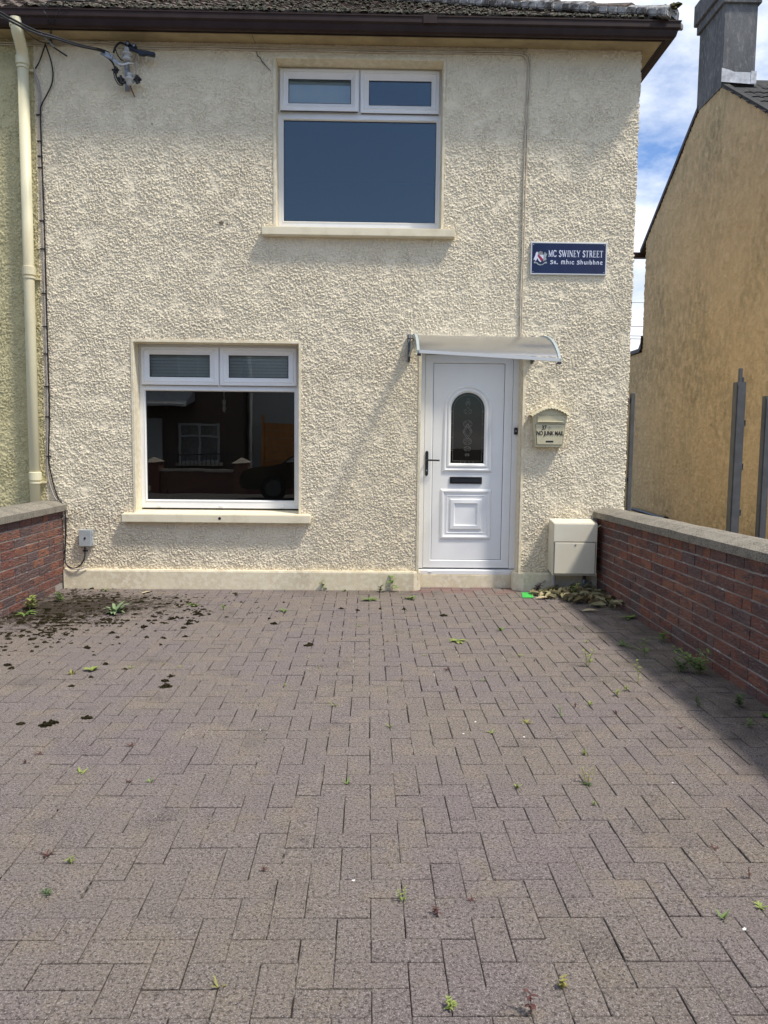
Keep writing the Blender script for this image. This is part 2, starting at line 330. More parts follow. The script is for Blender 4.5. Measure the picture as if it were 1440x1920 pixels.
def smooth_pts(pts, n=6):
    pts = [Vector(p) for p in pts]; o = []
    for i in range(len(pts) - 1):
        p0, p1, p2, p3 = pts[max(i - 1, 0)], pts[i], pts[i + 1], pts[min(i + 2, len(pts) - 1)]
        for k in range(n):
            t = k / n
            o.append(.5 * ((2 * p1) + (-p0 + p2) * t + (2 * p0 - 5 * p1 + 4 * p2 - p3) * t * t + (-p0 + 3 * p1 - 3 * p2 + p3) * t ** 3))
    return o + [pts[-1]]

def roughcast(name, m, parent, u0, u1, v0, v1, step, amp, lam, seed, keep, place):
    """grid of real lumps; place(u, v, h) arrays -> x, y, z; keep(u, v) mask of face centres"""
    nu = int(round((u1 - u0) / step)) + 1; nv = int(round((v1 - v0) / step)) + 1
    rng = np.random.default_rng(seed)
    def band(l0, width, aniso=1.0):
        nz = rng.standard_normal((nv, nu)); Fq = np.fft.rfft2(nz)
        ky = np.fft.fftfreq(nv, step)[:, None]; kx = np.fft.rfftfreq(nu, step)[None, :]
        k = np.sqrt((kx * aniso + ky * .25) ** 2 + ky ** 2) + 1e-9
        Fq *= np.exp(-(np.log(k * l0)) ** 2 / (2 * width ** 2)); r = np.fft.irfft2(Fq, s=(nv, nu)); return r / r.std()
    h = 0; c = band(lam * 14, .5); d = band(lam * 4, .5)
    for f_, w_ in ((1.9, .40), (1.05, .75), (.62, .85), (.42, .65)):
        g = band(lam * f_, .38, 1.1); h = h + np.where(g > 0, g * 1.25, g * .55) * w_
    h = h * (1 + .22 * c + .15 * d) + c * .25 + d * .25
    h = np.where(h > 2.2, 2.2 + (h - 2.2) * .3, h)
    h *= amp
    u, v = np.meshgrid(np.linspace(u0, u1, nu), np.linspace(v0, v1, nv))
    x, y, z = place(u, v, h)
    co = np.stack([x, y, z], -1).reshape(-1, 3)
    idx = np.arange(nu * nv).reshape(nv, nu)
    q = np.stack([idx[:-1, :-1], idx[:-1, 1:], idx[1:, 1:], idx[1:, :-1]], -1)
    uc = (u[:-1, :-1] + u[1:, 1:]) / 2; vc = (v[:-1, :-1] + v[1:, 1:]) / 2
    q = q[keep(uc, vc)].reshape(-1, 4)
    used = np.unique(q); remap = np.zeros(nu * nv, np.int64); remap[used] = np.arange(len(used))
    co = co[used]; q = remap[q]
    me = bpy.data.meshes.new(name); me.vertices.add(len(co)); me.vertices.foreach_set('co', co.ravel().astype(np.float32))
    me.loops.add(q.size); me.loops.foreach_set('vertex_index', q.ravel().astype(np.int32))
    me.polygons.add(len(q)); me.polygons.foreach_set('loop_start', np.arange(0, q.size, 4, dtype=np.int32))
    me.polygons.foreach_set('use_smooth', np.ones(len(q), bool))
    me.update(calc_edges=True); me.materials.append(m)
    return link(bpy.data.objects.new(name, me), parent)

# ------------------------------------------------------------------ ground
g = MB().box(-150, 150, -150, 150, -.5, -.06).build('ground', M['soil']); setp(g, kind='structure')
rd = MB().box(-40, 40, -13.2, -8.2, -.059, -.03).build('road', M['asphalt']); setp(rd, kind='structure')
fp = MB().box(-40, 40, -8.2, -6.9, -.059, -.004).build('pavement', M['soil']); setp(fp, kind='structure')
pa = MB().box(2.28, 5.4, -6.8, 12, -.059, .0).build('side_passage', M['soil']); setp(pa, kind='structure')

# driveway of herringbone pavers -------------------------------------------------
drive = bpy.data.objects.new('driveway', None); C.objects.link(drive); setp(drive, kind='structure')
bed = MB().box(-3.3, 2.4, -6.9, .3, -.058, -.0062).build('sand_bed', M['sand'], drive)
PSI = -0.00535; CP, SP = math.cos(PSI), math.sin(PSI)
def to_house(X, Y):          # paver lattice -> house coordinates (lattice is turned a third of a degree)
    return X * CP + Y * SP, -X * SP + Y * CP - 5.5454
cells = []
for j in range(-16, 60):
    for i in range(-34, 26):
        if (i - j) % 4 == 2: cells.append((i, j, 0))      # horizontal brick covering i, i+1
        if (i - j) % 4 == 1: cells.append((i, j, 1))      # vertical brick covering rows j, j+1
pv = []
for i, j, o in cells:
    cx, cy = (i + 1, j + .5) if o == 0 else (i + .5, j + 1)
    x, y = to_house(cx * .1, cy * .1)
    if -3.02 < x < 2.24 and -6.85 < y < (.17 if .45 < x < 1.38 else -.02): pv.append((x, y, o))
pv.sort(key=lambda p: (p[1] < -5.75, (p[0] + .01) ** 2 + (p[1] + 7.33) ** 2))
def paver_geo(rr, sh=0.0):
    hx, hy = .0989 - sh - rr.random() * (.0011 + sh), .0489 - sh - rr.random() * (.0011 + sh); c = .0022; z1 = 0.0; d = lambda: (rr.random() - .5) * .0020
    lo = [(-hx + d(), -hy + d(), -.03), (hx + d(), -hy + d(), -.03), (hx + d(), hy + d(), -.03), (-hx + d(), hy + d(), -.03)]
    mid = [(p[0], p[1], -c * .9) for p in lo]; top = [(p[0] * (1 - c / hx), p[1] * (1 - c / hy), z1) for p in lo]
    vs = lo + mid + top; fs = [(8, 9, 10, 11)]
    for k in range(4):
        n2 = (k + 1) % 4; fs += [(k, n2, 4 + n2, 4 + k), (4 + k, 4 + n2, 8 + n2, 8 + k)]
    return vs, fs
variants = []
for k in range(10):
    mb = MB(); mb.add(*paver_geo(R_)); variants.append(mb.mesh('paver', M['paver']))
stuff = MB(); tints = []; reds = []
for k, (x, y, o) in enumerate(pv):
    jx, jy, jz = R_.gauss(0, .0008), R_.gauss(0, .0008), max(-.0018, min(.0022, R_.gauss(0, .0011)))
    rot = Euler((R_.gauss(0, .004), R_.gauss(0, .004), (PI / 2 if o else 0) - PSI + R_.gauss(0, .004)))
    if k < 300:
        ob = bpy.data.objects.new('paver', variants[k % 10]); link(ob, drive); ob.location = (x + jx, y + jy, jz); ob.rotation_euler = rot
    else:
        vs, fs = paver_geo(R_, .0009 * min(1, max(0, (y + 4.3) / 1.8))); mt = Matrix.Translation((x + jx, y + jy, jz)) @ rot.to_matrix().to_4x4()
        stuff.add([mt @ Vector(p) for p in vs], fs)
        tints += [R_.random()] * len(fs); reds += [1.0 if (y > -.13 and .42 < x < 1.5 and R_.random() < .8) else (.5 if y > -.25 and .4 < x < 1.5 and R_.random() < .4 else 0.0)] * len(fs)
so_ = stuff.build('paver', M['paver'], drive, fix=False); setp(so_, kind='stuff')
for nm, arr in (('tint', tints), ('red', reds)):
    a = so_.data.attributes.new(nm, 'FLOAT', 'FACE'); a.data.foreach_set('value', arr)

# ------------------------------------------------------------------ the house
house = thing('house', 'cream roughcast two-storey house with white windows and a white front door', 'house')
OPEN = [(-.935, .632, 3.36, 4.88), (-2.253, -.685, .68, 2.336), (.430, 1.402, -.2, 2.31)]
def keep_front(u, v):
    k = np.ones_like(u, bool)
    for a, b, c, d in OPEN: k &= ~((u > a) & (u < b) & (v > c) & (v < d))
    return k
def place_front(u, v, h):
    x = u + np.where(u > 2.40, (h - .002) * 1.3, 0) + .0015 * np.sin(v * 7); y = -h - .002
    y = np.where(u > 2.412, y + .03, y)
    return x, y, v
roughcast('front_wall', M['stucco'], house, -3.092, 2.420, .165, 4.99, .0058, .0031, .026, 11, keep_front, place_front)
roughcast('side_wall', M['stucco'], house, 0.0, 7.0, 0, 5.02, .03, .003, .09, 12, lambda u, v: np.ones_like(u, bool), lambda u, v, h: (2.412 + h, u + .012, v))
# masonry core behind the render so nothing is paper-thin (walls round the openings)
core = MB()
zs = [-.05, .68, 2.336, 3.36, 4.88, 5.05]
core.box(-3.09, -2.253, .012, .25, -.05, 5.05); core.box(-.685, .430, .012, .25, -.05, 3.36); core.box(1.402, 2.405, .012, .25, -.05, 3.36)
core.box(-2.253, -.685, .012, .25, -.05, .68); core.box(-2.253, -.935, .012, .25, 2.336, 5.05); core.box(.632, 2.405, .012, .25, 3.36, 5.05)
core.box(-.935, -.685, .012, .25, 2.336, 3.36); core.box(.430, 1.402, .012, .25, 2.31, 3.36); core.box(-.935, .632, .012, .25, 4.88, 5.05)
core.box(-.685, .430, .0121, .2499, 3.3601, 3.3602)
core.build('wall_core', M['smooth'], house)
# plinth
pl = MB()
pts = [(-2.93, -.002), (-2.93, -.052), (.40, -.052), (.470, .02), (.470, .12), (.43, .12), (.43, -.002)]
pl.poly_z(pts, -.05, .165)
pts2 = [(-2.93, -.002), (-2.93, -.046), (.395, -.046), (.455, .02), (.455, .12), (.43, .12), (.43, -.002)]
pl.loops([[(x, y, .165) for x, y in pts], [(x, y, .182) for x, y in pts2]]); pl.add([(x, y, .182) for x, y in pts2], [tuple(range(len(pts2)))])
pl.build('plinth', M['smooth'], house)
pl = MB()
ptr = [(2.19, -.002), (2.19, -.052), (1.46, -.052), (1.365, .02), (1.365, .12), (1.402, .12), (1.402, -.002)]
ptr2 = [(2.19, -.002), (2.19, -.046), (1.465, -.046), (1.378, .02), (1.378, .12), (1.402, .12), (1.402, -.002)]
pl.poly_z(ptr, -.05, .165); pl.loops([[(x, y, .165) for x, y in ptr], [(x, y, .182) for x, y in ptr2]]); pl.add([(x, y, .182) for x, y in ptr2], [tuple(range(len(ptr2)))])
pl.build('plinth', M['smooth'], house)
# smooth reveals with a flat margin round each opening
def reveal(x0, x1, z0, z1, bottom=False):
    mb = MB(); mg = .024; yf = -.013
    def U(a, b, y): return [(x0 - a, y, z0), (x0 - a, y, z1 + a), (x1 + a, y, z1 + a), (x1 + a, y, z0)]
    ls = [U(mg, 0, .01), U(mg, 0, yf), U(mg * .1, 0, yf - .001), U(0, 0, yf + .004), U(0, 0, .24)]
    vs = [p for l in ls for p in l]; fs = []
    for i in range(len(ls) - 1):
        for k in range(3): fs.append((i * 4 + k, i * 4 + k + 1, i * 4 + 4 + k + 1, i * 4 + 4 + k))
    mb.add(vs, fs)
    return mb
def window(x0, x1, z0, z1, main, sashes, sillbox, wlabel, tilt=0.0, blind=None, caps=()):
    """x0.. = inner opening; frame front at y = .165"""
    W = bpy.data.objects.new('window', None); link(W, house); W['label'] = wlabel
    reveal(x0, x1, sillbox[3] - .02, z1).build('reveal', M['smooth'], W)
    fy = .165; fr = MB()
    # outer frame bars (butted) 65 mm deep
    zt = max(s[3] for s in sashes); sb = min(s[2] for s in sashes)
    m0, m1, m2, m3 = main
    y1 = fy + .065
    fr.box(x0, m0 - .012, fy, y1, z0, z1); fr.box(m1 + .012, x1, fy, y1, z0, z1)
    fr.box(m0 - .012, m1 + .012, fy, y1, z0, m2 - .012); fr.box(m0 - .012, m1 + .012, fy, y1, z1 - .03, z1)
    fr.box(m0 - .012, m1 + .012, fy, y1, m3 + .012, sb + .03)
    xm = (sashes[0][1] + sashes[1][0]) / 2; fr.box(xm - .03, xm + .03, fy, y1, sb + .03, z1 - .03)
    # sloping bead round the fixed light
    rect_frame(fr, m0 - .014, m1 + .014, m2 - .014, m3 + .014, .014, [(0, fy + .002), (0, fy - .006), (.5, fy - .004), (1, fy + .022)])
    fr.build('frame', M['upvc'], W, bevel=.002)
    ob = MB().box(m0 - .005, m1 + .005, fy + .022, fy + .028, m2 - .005, m3 + .005).build('pane', M['glass'], W)
    for si, (s0, s1, s2, s3, g0, g1, g2, g3) in enumerate(sashes):
        sm = MB(); a = fy - .024
        vs = []
        for (ins, y) in ((0, fy - .001), (0, a + .006), (.006, a), (.028, a), (.036, a - .004), (.044, a + .004)):
            vs.append(rrect(s0 + ins, s1 - ins, s2 + ins, s3 - ins, y))
        vs.append(rrect(g0, g1, g2, g3, fy + .004)); vs.append(rrect(g0, g1, g2, g3, fy + .03))
        sm.loops(vs)
        so2 = sm.build('sash', M['upvc'], W, fix=True)
        gk = MB(); rect_frame(gk, g0 - .001, g1 + .001, g2 - .001, g3 + .001, .005, [(0, fy + .003), (1, fy + .004), (1, fy + .012)])
        gk.box(s0 + .006, s1 - .006, fy - .0195, fy - .003, s2 - .003, s2 + .001)
        gk_ = gk.build('gasket', M['gasket'], W)
        pn = MB().box(g0 - .004, g1 + .004, fy + .010, fy + .015, g2 - .004, g3 + .004).build('pane', M['glass'], W)
        if tilt and si == 0:
            for oo in (pn, so2, gk_):
                T = Matrix.Translation((0, fy, s3)) @ Matrix.Rotation(math.radians(-tilt), 4, 'X') @ Matrix.Translation((0, -fy, -s3))
                oo.data.transform(T)
    gk = MB(); rect_frame(gk, m0 - .001, m1 + .001, m2 - .001, m3 + .001, .005, [(0, fy + .018), (1, fy + .0185), (1, fy + .022)])
    gk.build('gasket', M['gasket'], W)
    a, b, c, d = sillbox
    sl_ = MB(); sl_.add([(a, -.085, c), (b, -.085, c), (b, .24, c), (a, .24, c), (a, -.085, d - .004), (b, -.085, d - .004), (b, .24, d + .022), (a, .24, d + .022)],
                       [(0, 3, 2, 1), (4, 5, 6, 7), (0, 1, 5, 4), (1, 2, 6, 5), (2, 3, 7, 6), (3, 0, 4, 7)])
    sl_.build('sill', M['sill'], W, bevel=.006)
    for q in caps:
        MB().box(q - .018, q + .018, fy - .012, fy - .0005, z0 + .012, z0 + .032).build('drain_cap', M['upvc'], W, bevel=.003)
    if blind:
        for k, (bx0, bx1, zz0, zz1, nsl) in enumerate(blind):
            bm_ = MB()
            if nsl == 1: bm_.box(bx0, bx1, .196, .199, zz0, zz1)
            for q in range(nsl if nsl > 1 else 0):
                z = zz0 + (zz1 - zz0) * q / max(nsl - 1, 1)
                bm_.obox(((bx0 + bx1) / 2, .215, z), ((bx1 - bx0) / 2, 0, 0), (0, .0045, (zz1 - zz0) / nsl * .52), (0, .0006, .0003))
            bm_.build('blind', M['blind'], W)
    return W
U_s = [(-.893, -.162, 4.462, 4.846, -.815, -.236, 4.542, 4.762), (-.148, .588, 4.462, 4.846, -.068, .513, 4.542, 4.762)]
window(-.911, .608, 3.385, 4.862, (-.861, .566, 3.487, 4.400), U_s, (-1.037, .733, 3.292, 3.370), 'upper window with a wide fixed pane under two small vents', tilt=3.5, blind=[(-.86, -.19, 4.47, 4.83, 1)])
L_s = [(-2.222, -1.481, 1.938, 2.300, -2.144, -1.572, 2.016, 2.226), (-1.472, -.738, 1.938, 2.300, -1.389, -.820, 2.016, 2.226)]
window(-2.243, -.705, .758, 2.322, (-2.188, -.764, .838, 1.884), L_s, (-2.362, -.588, .640, .722), 'lower window with dark room behind and blind in its vents',
       blind=[(-2.20, -.75, 1.95, 2.31, 13)], caps=(-2.07, -1.47, -.87))
MB().tube([(-1.44, -.0852, .683), (-1.44, -.0866, .683)], .014, 10).build('paint_chip', M['ink'], house)
# rooms behind the glass: open boxes facing the window
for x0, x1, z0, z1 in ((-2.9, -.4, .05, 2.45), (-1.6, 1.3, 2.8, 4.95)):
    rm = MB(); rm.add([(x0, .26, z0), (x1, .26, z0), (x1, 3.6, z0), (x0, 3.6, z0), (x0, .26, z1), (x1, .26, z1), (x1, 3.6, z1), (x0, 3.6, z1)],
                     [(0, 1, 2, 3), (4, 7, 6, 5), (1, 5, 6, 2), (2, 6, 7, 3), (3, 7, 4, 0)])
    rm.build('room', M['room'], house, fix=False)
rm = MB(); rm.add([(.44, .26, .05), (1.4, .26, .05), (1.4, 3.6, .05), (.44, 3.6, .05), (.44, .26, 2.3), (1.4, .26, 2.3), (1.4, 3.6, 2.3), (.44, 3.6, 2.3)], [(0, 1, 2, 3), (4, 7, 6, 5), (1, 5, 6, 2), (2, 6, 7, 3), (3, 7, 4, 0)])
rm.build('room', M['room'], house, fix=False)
lb = thing('light_bulb', 'bare bulb holder hanging on its cord inside the dark lower window', 'light bulb', (-1.69, 1.5, 0))
MB().tube([(0, 0, 2.44), (0, 0, 1.86)], .006, 6).build('cord', M['bulb'], lb)
MB().lathe([(.010, .05), (.020, .04), (.020, .0), (.014, -.02), (.022, -.045), (.024, -.07), (.014, -.092), (.002, -.098)], (0, 0, 1.83), 12).build('bulb', M['bulb'], lb, smooth=True)

# ---------------- door
D = bpy.data.objects.new('doorway', None); link(D, house)
reveal(.448, 1.408, .1, 2.31).build('reveal', M['smooth'], D)
MB().box(.455, 1.40, .13, .26, -.05, .128).build('threshold', M['smooth'], D, bevel=.006)
fy = .165
MB().add([(.448, fy + .02, .13), (1.408, fy + .02, .13), (1.408, fy + .02, .135)], []) 
f = MB(); f.box(.448, .496, fy, fy + .07, .185, 2.31); f.box(1.349, 1.408, fy, fy + .07, .185, 2.31); f.box(.496, 1.349, fy, fy + .07, 2.262, 2.31)
f.build('door_frame', M['upvc'], D, bevel=.003)
sl_ = MB(); sl_.add([(.448, fy - .03, .128), (1.408, fy - .03, .128), (1.408, .25, .128), (.448, .25, .128), (.448, fy - .03, .168), (1.408, fy - .03, .168), (1.408, .25, .184), (.448, .25, .184)],
                   [(0, 3, 2, 1), (4, 5, 6, 7), (0, 1, 5, 4), (1, 2, 6, 5), (2, 3, 7, 6), (3, 0, 4, 7)])
sl_.build('door_sill', M['upvc'], D, bevel=.003)
for q in (.57, 1.24): MB().box(q - .017, q + .017, fy - .036, fy - .029, .150, .160).build('drain_cap', M['upvc'], D, bevel=.002)
door = bpy.data.objects.new('door', None); link(door, house); door['label'] = 'white panelled front door with arched glass'
dy_ = fy + .002
st = MB()
rect_frame(st, .4985, 1.3465, .190, 2.258, .078, [(0, dy_ + .05), (0, dy_ + .004), (.06, dy_), (.88, dy_), (.93, dy_ + .003), (1, dy_ + .008), (1, dy_ + .030)])
st.build('stile_frame', M['door'], door)
gk = MB(); rect_frame(gk, .4965, 1.3485, .186, 2.262, .004, [(0, dy_ + .01), (1, dy_ + .01)])
gk.build('gasket', M['gasket'], door)
gk = MB(); rect_frame(gk, .5755, 1.2695, .267, 2.181, .005, [(0, dy_ + .0105), (1, dy_ + .0105)])
gk.build('gasket', M['gasket'], door)
# panel sheet with an arched hole
cxg, rg, spz, gb = .9175, .163, 1.738, 1.218
NA = 28
def arch(d, bot=None, y=0.0, flare=0.0):       # closed loop: arch outline offset outward by d
    r = rg + d; zb = (gb - d) if bot is None else bot; pts = [(cxg - r - flare, y, zb)]
    for k in range(NA + 1):
        a = PI - PI * k / NA; pts.append((cxg + r * math.cos(a), y, spz + r * math.sin(a)))
    pts.append((cxg + r + flare, y, zb)); return pts
yp = dy_ + .014
def rect_like(n, x0, x1, z0, z1, y):
    # outer rectangle sampled by ray from the arch loop so the two loops match
    base = arch(.05, y=y); o = []
    for (x, _, z) in base:
        dx_, dz_ = x - cxg, z - 1.45
        s = min([((x1 - cxg) / dx_) if dx_ > 1e-6 else 1e9, ((x0 - cxg) / dx_) if dx_ < -1e-6 else 1e9, ((z1 - 1.45) / dz_) if dz_ > 1e-6 else 1e9, ((z0 - 1.45) / dz_) if dz_ < -1e-6 else 1e9])
        o.append((cxg + dx_ * s, y, 1.45 + dz_ * s))
    return o
ps = MB(); ps.box(.5775, 1.2675, yp, yp + .02, .269, 1.10); ps.box(.5775, cxg - .20, yp, yp + .02, 1.1002, 2.179); ps.box(cxg + .20, 1.2675, yp, yp + .02, 1.1002, 2.179)
ps.box(cxg - .20, cxg + .20, yp, yp + .02, 1.1002, 1.17)
top = [(cxg - .20, yp, spz)] + [(cxg + .18 * math.cos(PI - PI * k / NA), yp, spz + .18 * math.sin(PI - PI * k / NA)) for k in range(NA + 1)] + [(cxg + .20, yp, spz)]
n = len(top); cap = [(x, yp, 2.179) for x, _, z in top]
ps.add(top + cap, [(k, k + 1, n + k + 1, n + k) for k in range(n - 1)])
ps.build('panel_sheet', M['door'], door)
am = MB()
am.loops([arch(.072, y=yp + .001, bot=1.128, flare=.014), arch(.066, y=yp - .010, bot=1.138, flare=.008), arch(.056, y=yp - .016, bot=1.152, flare=.002), arch(.046, y=yp - .012, bot=1.162), arch(.040, y=yp - .004, bot=1.172), arch(.034, y=yp - .004, bot=1.178),
          arch(.028, y=yp - .015, bot=1.186), arch(.016, y=yp - .016, bot=1.198), arch(.004, y=yp - .004, bot=1.213), arch(.0, y=yp + .0, bot=1.218), arch(.0, y=yp + .03, bot=1.218)])
am.build('arch_moulding', M['door'], door)
gl = MB(); a_ = arch(.003, y=yp + .008); gl.add(a_ + [(x, yp + .014, z) for x, _, z in a_], [tuple(range(len(a_))), tuple(range(2 * len(a_) - 1, len(a_) - 1, -1))])
gl.build('door_glass', M['door_glass'], door, fix=False)
# lead came pattern on the glass
yl = yp + .0055; lead = MB()
def came(pts, r=.0013): lead.tube([(cxg + x, yl, z) for x, z in pts], r, 4)
a_ = [(x - cxg, z) for x, _, z in arch(-.022)]; came(a_ + [a_[0]], .0013)
for sg in (-1, 1):
    for z in (1.34, 1.47, 1.60, 1.72): came([(sg * .141, z), (sg * .163, z)], .0013)
    for zc, rr in ((1.80, .020), (1.72, .034), (1.60, .040), (1.43, .038), (1.36, .028), (1.30, .016)):
        came([(sg * (.004 + rr * math.sin(t * PI / 8) ** 1.0), zc + rr * .75 * math.cos(t * PI / 8)) for t in range(9)])
        came([(sg * (rr * .5 + rr * .35 * math.cos(t * PI / 4)), zc + rr * .35 * math.sin(t * PI / 4)) for t in range(8)], .0011)
    came([(0, 1.60), (sg * .045, 1.525), (0, 1.45)], .0022); came([(0, 1.575), (sg * .030, 1.525), (0, 1.475)], .0018)
    came([(0, 1.85), (sg * .012, 1.83), (0, 1.81), (sg * .02, 1.78), (0, 1.755)])
for x in (-.02, .02, .06, -.06): came([(x, 1.218), (x, 1.240)], .0013)
lead.build('lead_pattern', mat('lead_came', (.17, .17, .17), .5, .4), door)
# lower raised panel
lp = MB(); A = (.660, 1.165, .470, .967)
def ring(ins, y): return rrect(A[0] + ins, A[1] - ins, A[2] + ins, A[3] - ins, y)
lp.loops([ring(0, yp + .001), ring(.008, yp - .010), ring(.020, yp - .016), ring(.030, yp - .015), ring(.042, yp - .004), ring(.062, yp - .004), ring(.066, yp - .008), ring(.074, yp - .004), ring(.096, yp - .003),
          ring(.106, yp - .016), ring(.138, yp - .018), ring(.146, yp - .005), ring(.150, yp - .005)])
lp.add(ring(.150, yp - .005), [(0, 1, 2, 3)])
lp.build('panel_moulding', M['door'], door)
ltr = MB(); ltr.box(.752, 1.066, yp - .014, yp + .002, 1.018, 1.086)
ltr.build('letter_plate', M['black'], door, bevel=.003); MB().box(.765, 1.053, yp - .019, yp - .013, 1.030, 1.072).build('letter_flap', M['black'], door, bevel=.004)
h = MB(); z0_, z1_ = 1.092, 1.336; hx = .523
pts = [(hx - .015, z0_ + .015), (hx - .008, z0_ + .003), (hx, z0_), (hx + .008, z0_ + .003), (hx + .015, z0_ + .015), (hx + .015, z1_ - .015), (hx + .008, z1_ - .003), (hx, z1_), (hx - .008, z1_ - .003), (hx - .015, z1_ - .015)]
h.poly_y(pts, dy_ - .012, dy_ + .001); h.build('handle_plate', M['black'], door, bevel=.002)
h = MB(); h.tube(smooth_pts([(hx, dy_ - .01, 1.247), (hx, dy_ - .05, 1.247), (hx + .02, dy_ - .062, 1.247), (hx + .12, dy_ - .060, 1.245)], 4), .0085, 8); h.build('handle', M['black'], door, smooth=True)
MB().lathe([(.007, 0), (.007, .001)], (0, 0, 0), 12)
kc = MB(); kc.tube([(hx, dy_ - .016, 1.145), (hx, dy_ - .011, 1.145)], .0075, 12); kc.build('lock_cylinder', M['zinc'], door)
bell = thing('doorbell', 'small black doorbell button on the right door frame', 'doorbell', (1.383, fy, 1.535))
MB().box(-.016, .016, -.018, 0, -.034, .034).build('bell_body', M['black'], bell, bevel=.005)
MB().tube([(0, -.021, 0), (0, -.0175, 0)], .008, 12).build('bell_button', M['zinc'], bell)

# ---------------- eaves, gutter, roof
def eave_strip(prof, xa, side_x, left, parent, name, m, ylen=5.0):
    """profile (out, z): runs along the front from x=left to the mitred corner and back along the side"""
    mb = MB(); n = len(prof); vs = []
    for o, z in prof: vs.append((left, -o, z))
    for o, z in prof: vs.append((xa + o, -o, z))
    for o, z in prof: vs.append((xa + o, ylen, z))
    fs = []
    for b in range(2):
        for k in range(n - 1): fs.append((b * n + k, b * n + k + 1, (b + 1) * n + k + 1, (b + 1) * n + k))
    mb.add(vs, fs); return mb.build(name, m, parent)
XA = 2.345      # corner line: outwards distance o along -y at front equals x = XA + o on the side
eave_strip([(-.02, 4.985), (.192, 4.985), (.192, 4.993), (-.02, 4.993)], XA, 0, -3.09, house, 'soffit', M['soffit'])
MB().box(-3.09, XA + .19, -.170, -.150, 4.9825, 4.9848).build('soffit_bead', M['soffit'], house)
eave_strip([(.192, 4.975), (.205, 4.975), (.205, 5.13), (.192, 5.13)], XA, 0, -3.09, house, 'fascia', M['gutter'])
gp = [(.206, 5.10), (.210, 4.985), (.225, 4.972), (.262, 4.968), (.276, 4.980), (.284, 5.010), (.288, 5.030), (.300, 5.036), (.303, 5.044), (.303, 5.085), (.309, 5.090), (.309, 5.100), (.300, 5.100), (.297, 5.05), (.28, 5.04), (.27, 4.995), (.255, 4.982), (.23, 4.985), (.22, 5.10)]
eave_strip(gp, XA, 0, -3.09, house, 'gutter', M['gutter'])
MB().box(.40, .52, -.3125, -.200, 5.032, 5.103).add([], []).build('gutter_joint', M['gutter'], house, bevel=.003)

TP = math.tan(math.radians(30))
Y0, Z0 = -.255, 5.128           # front eave line of the tiles
def roof_z(y): return Z0 + (y - Y0) * TP
roof = bpy.data.objects.new('roof', None); link(roof, house)
HX = 2.60                        # eave corner of tiles
deck = MB(); RY = 3.7
deck.add([(-3.09, Y0 + .03, Z0 - .035), (HX - .03, Y0 + .03, Z0 - .035), (HX - (RY - Y0), RY, roof_z(RY) - .035), (-3.09, RY, roof_z(RY) - .035),
          (HX - .03, 7.6, Z0 - .035), (HX - (RY - Y0), RY + .2, roof_z(RY) - .035)], [(0, 1, 2, 3), (1, 4, 5, 2)])
deck.build('roof_deck', M['tile'], roof)
def tile_mesh(w_, l_, m, seed, rolls=2, th=.02, amp=.004):
    mb = MB(); nx, ny = 12, 5; rr = random.Random(seed)
    def P(i, j, dz):
        u = i / nx; v = j / ny; z = .016 * abs(math.sin(u * PI * rolls)) ** .7
        off = Vector((u * 3 + seed * 7, v * 3, dz * 50)); nz_ = mnoise.noise(off * 3.0)
        return ((u - .5) * w_, v * l_ + (nz_ * .014 if j == 0 else 0), z + dz + nz_ * amp * 2)
    top = [[P(i, j, 0) for i in range(nx + 1)] for j in range(ny + 1)]
    vs = [p for r in top for p in r] + [(p[0], p[1] + .004, p[2] - th) for p in top[0]]
    fs = [(j * (nx + 1) + i, j * (nx + 1) + i + 1, (j + 1) * (nx + 1) + i + 1, (j + 1) * (nx + 1) + i) for j in range(ny) for i in range(nx)]
    k = (nx + 1) * (ny + 1); fs += [(k + i, k + i + 1, i + 1, i) for i in range(nx)]
    mb.add(vs, fs); return mb.mesh('roof_tile', m)
TW, TL, EX = .30, .40, .335
tms = [tile_mesh(TW, TL, M['tile'], s) for s in range(5)]
row = 0
ang = math.radians(30)
while True:
    s = row * EX; y = Y0 + s * math.cos(ang); z = Z0 + s * math.sin(ang)
    if y > 3.5: break
    c = 0
    while True:
        x = -3.09 + TW / 2 + c * TW + (0.0)
        if x > HX - (y - Y0) - .10: break
        ob = bpy.data.objects.new('roof_tile', tms[(row * 3 + c * 7) % 5]); link(ob, roof)
        ob.location = (x, y, z + .004); ob.rotation_euler = (ang - .045, R_.gauss(0, .006), R_.gauss(0, .006)); c += 1
    row += 1
# hip: half-round tiles bedded in pale mortar
hd = Vector((-1, 1, TP)).normalized(); hl = .42; L_h = (RY - Y0) * math.sqrt(2 + TP * TP)
k = 0
while k * hl < L_h - .2:
    base = Vector((HX - .02, Y0 + .02, Z0 + .028)) + hd * (k * hl); side = Vector((1, 1, 0)).normalized(); up = side.cross(hd).normalized()
    if up.z < 0: up = -up
    mb = MB(); vs = []; n = 9
    for q, (t, rr, dz) in enumerate(((-.01, .125, .012), (hl * .5, .118, .006), (hl + .02, .112, .0))):
        for i in range(n):
            a = PI * i / (n - 1); j_ = mnoise.noise(Vector((k * 3.1 + q, i * .7, 2))) * .012
            vs.append(base + hd * t + side * (math.cos(a) * (rr + j_)) + up * (math.sin(a) * (rr * .62 + j_) + dz))
    fs = [(q * n + i, q * n + i + 1, (q + 1) * n + i + 1, (q + 1) * n + i) for q in range(2) for i in range(n - 1)] + [tuple(range(n))]
    mb.add(vs, fs); mb.build('hip_tile', M['tile'] if k % 3 == 1 else M['mortar_hip'], roof); k += 1
mb = MB()
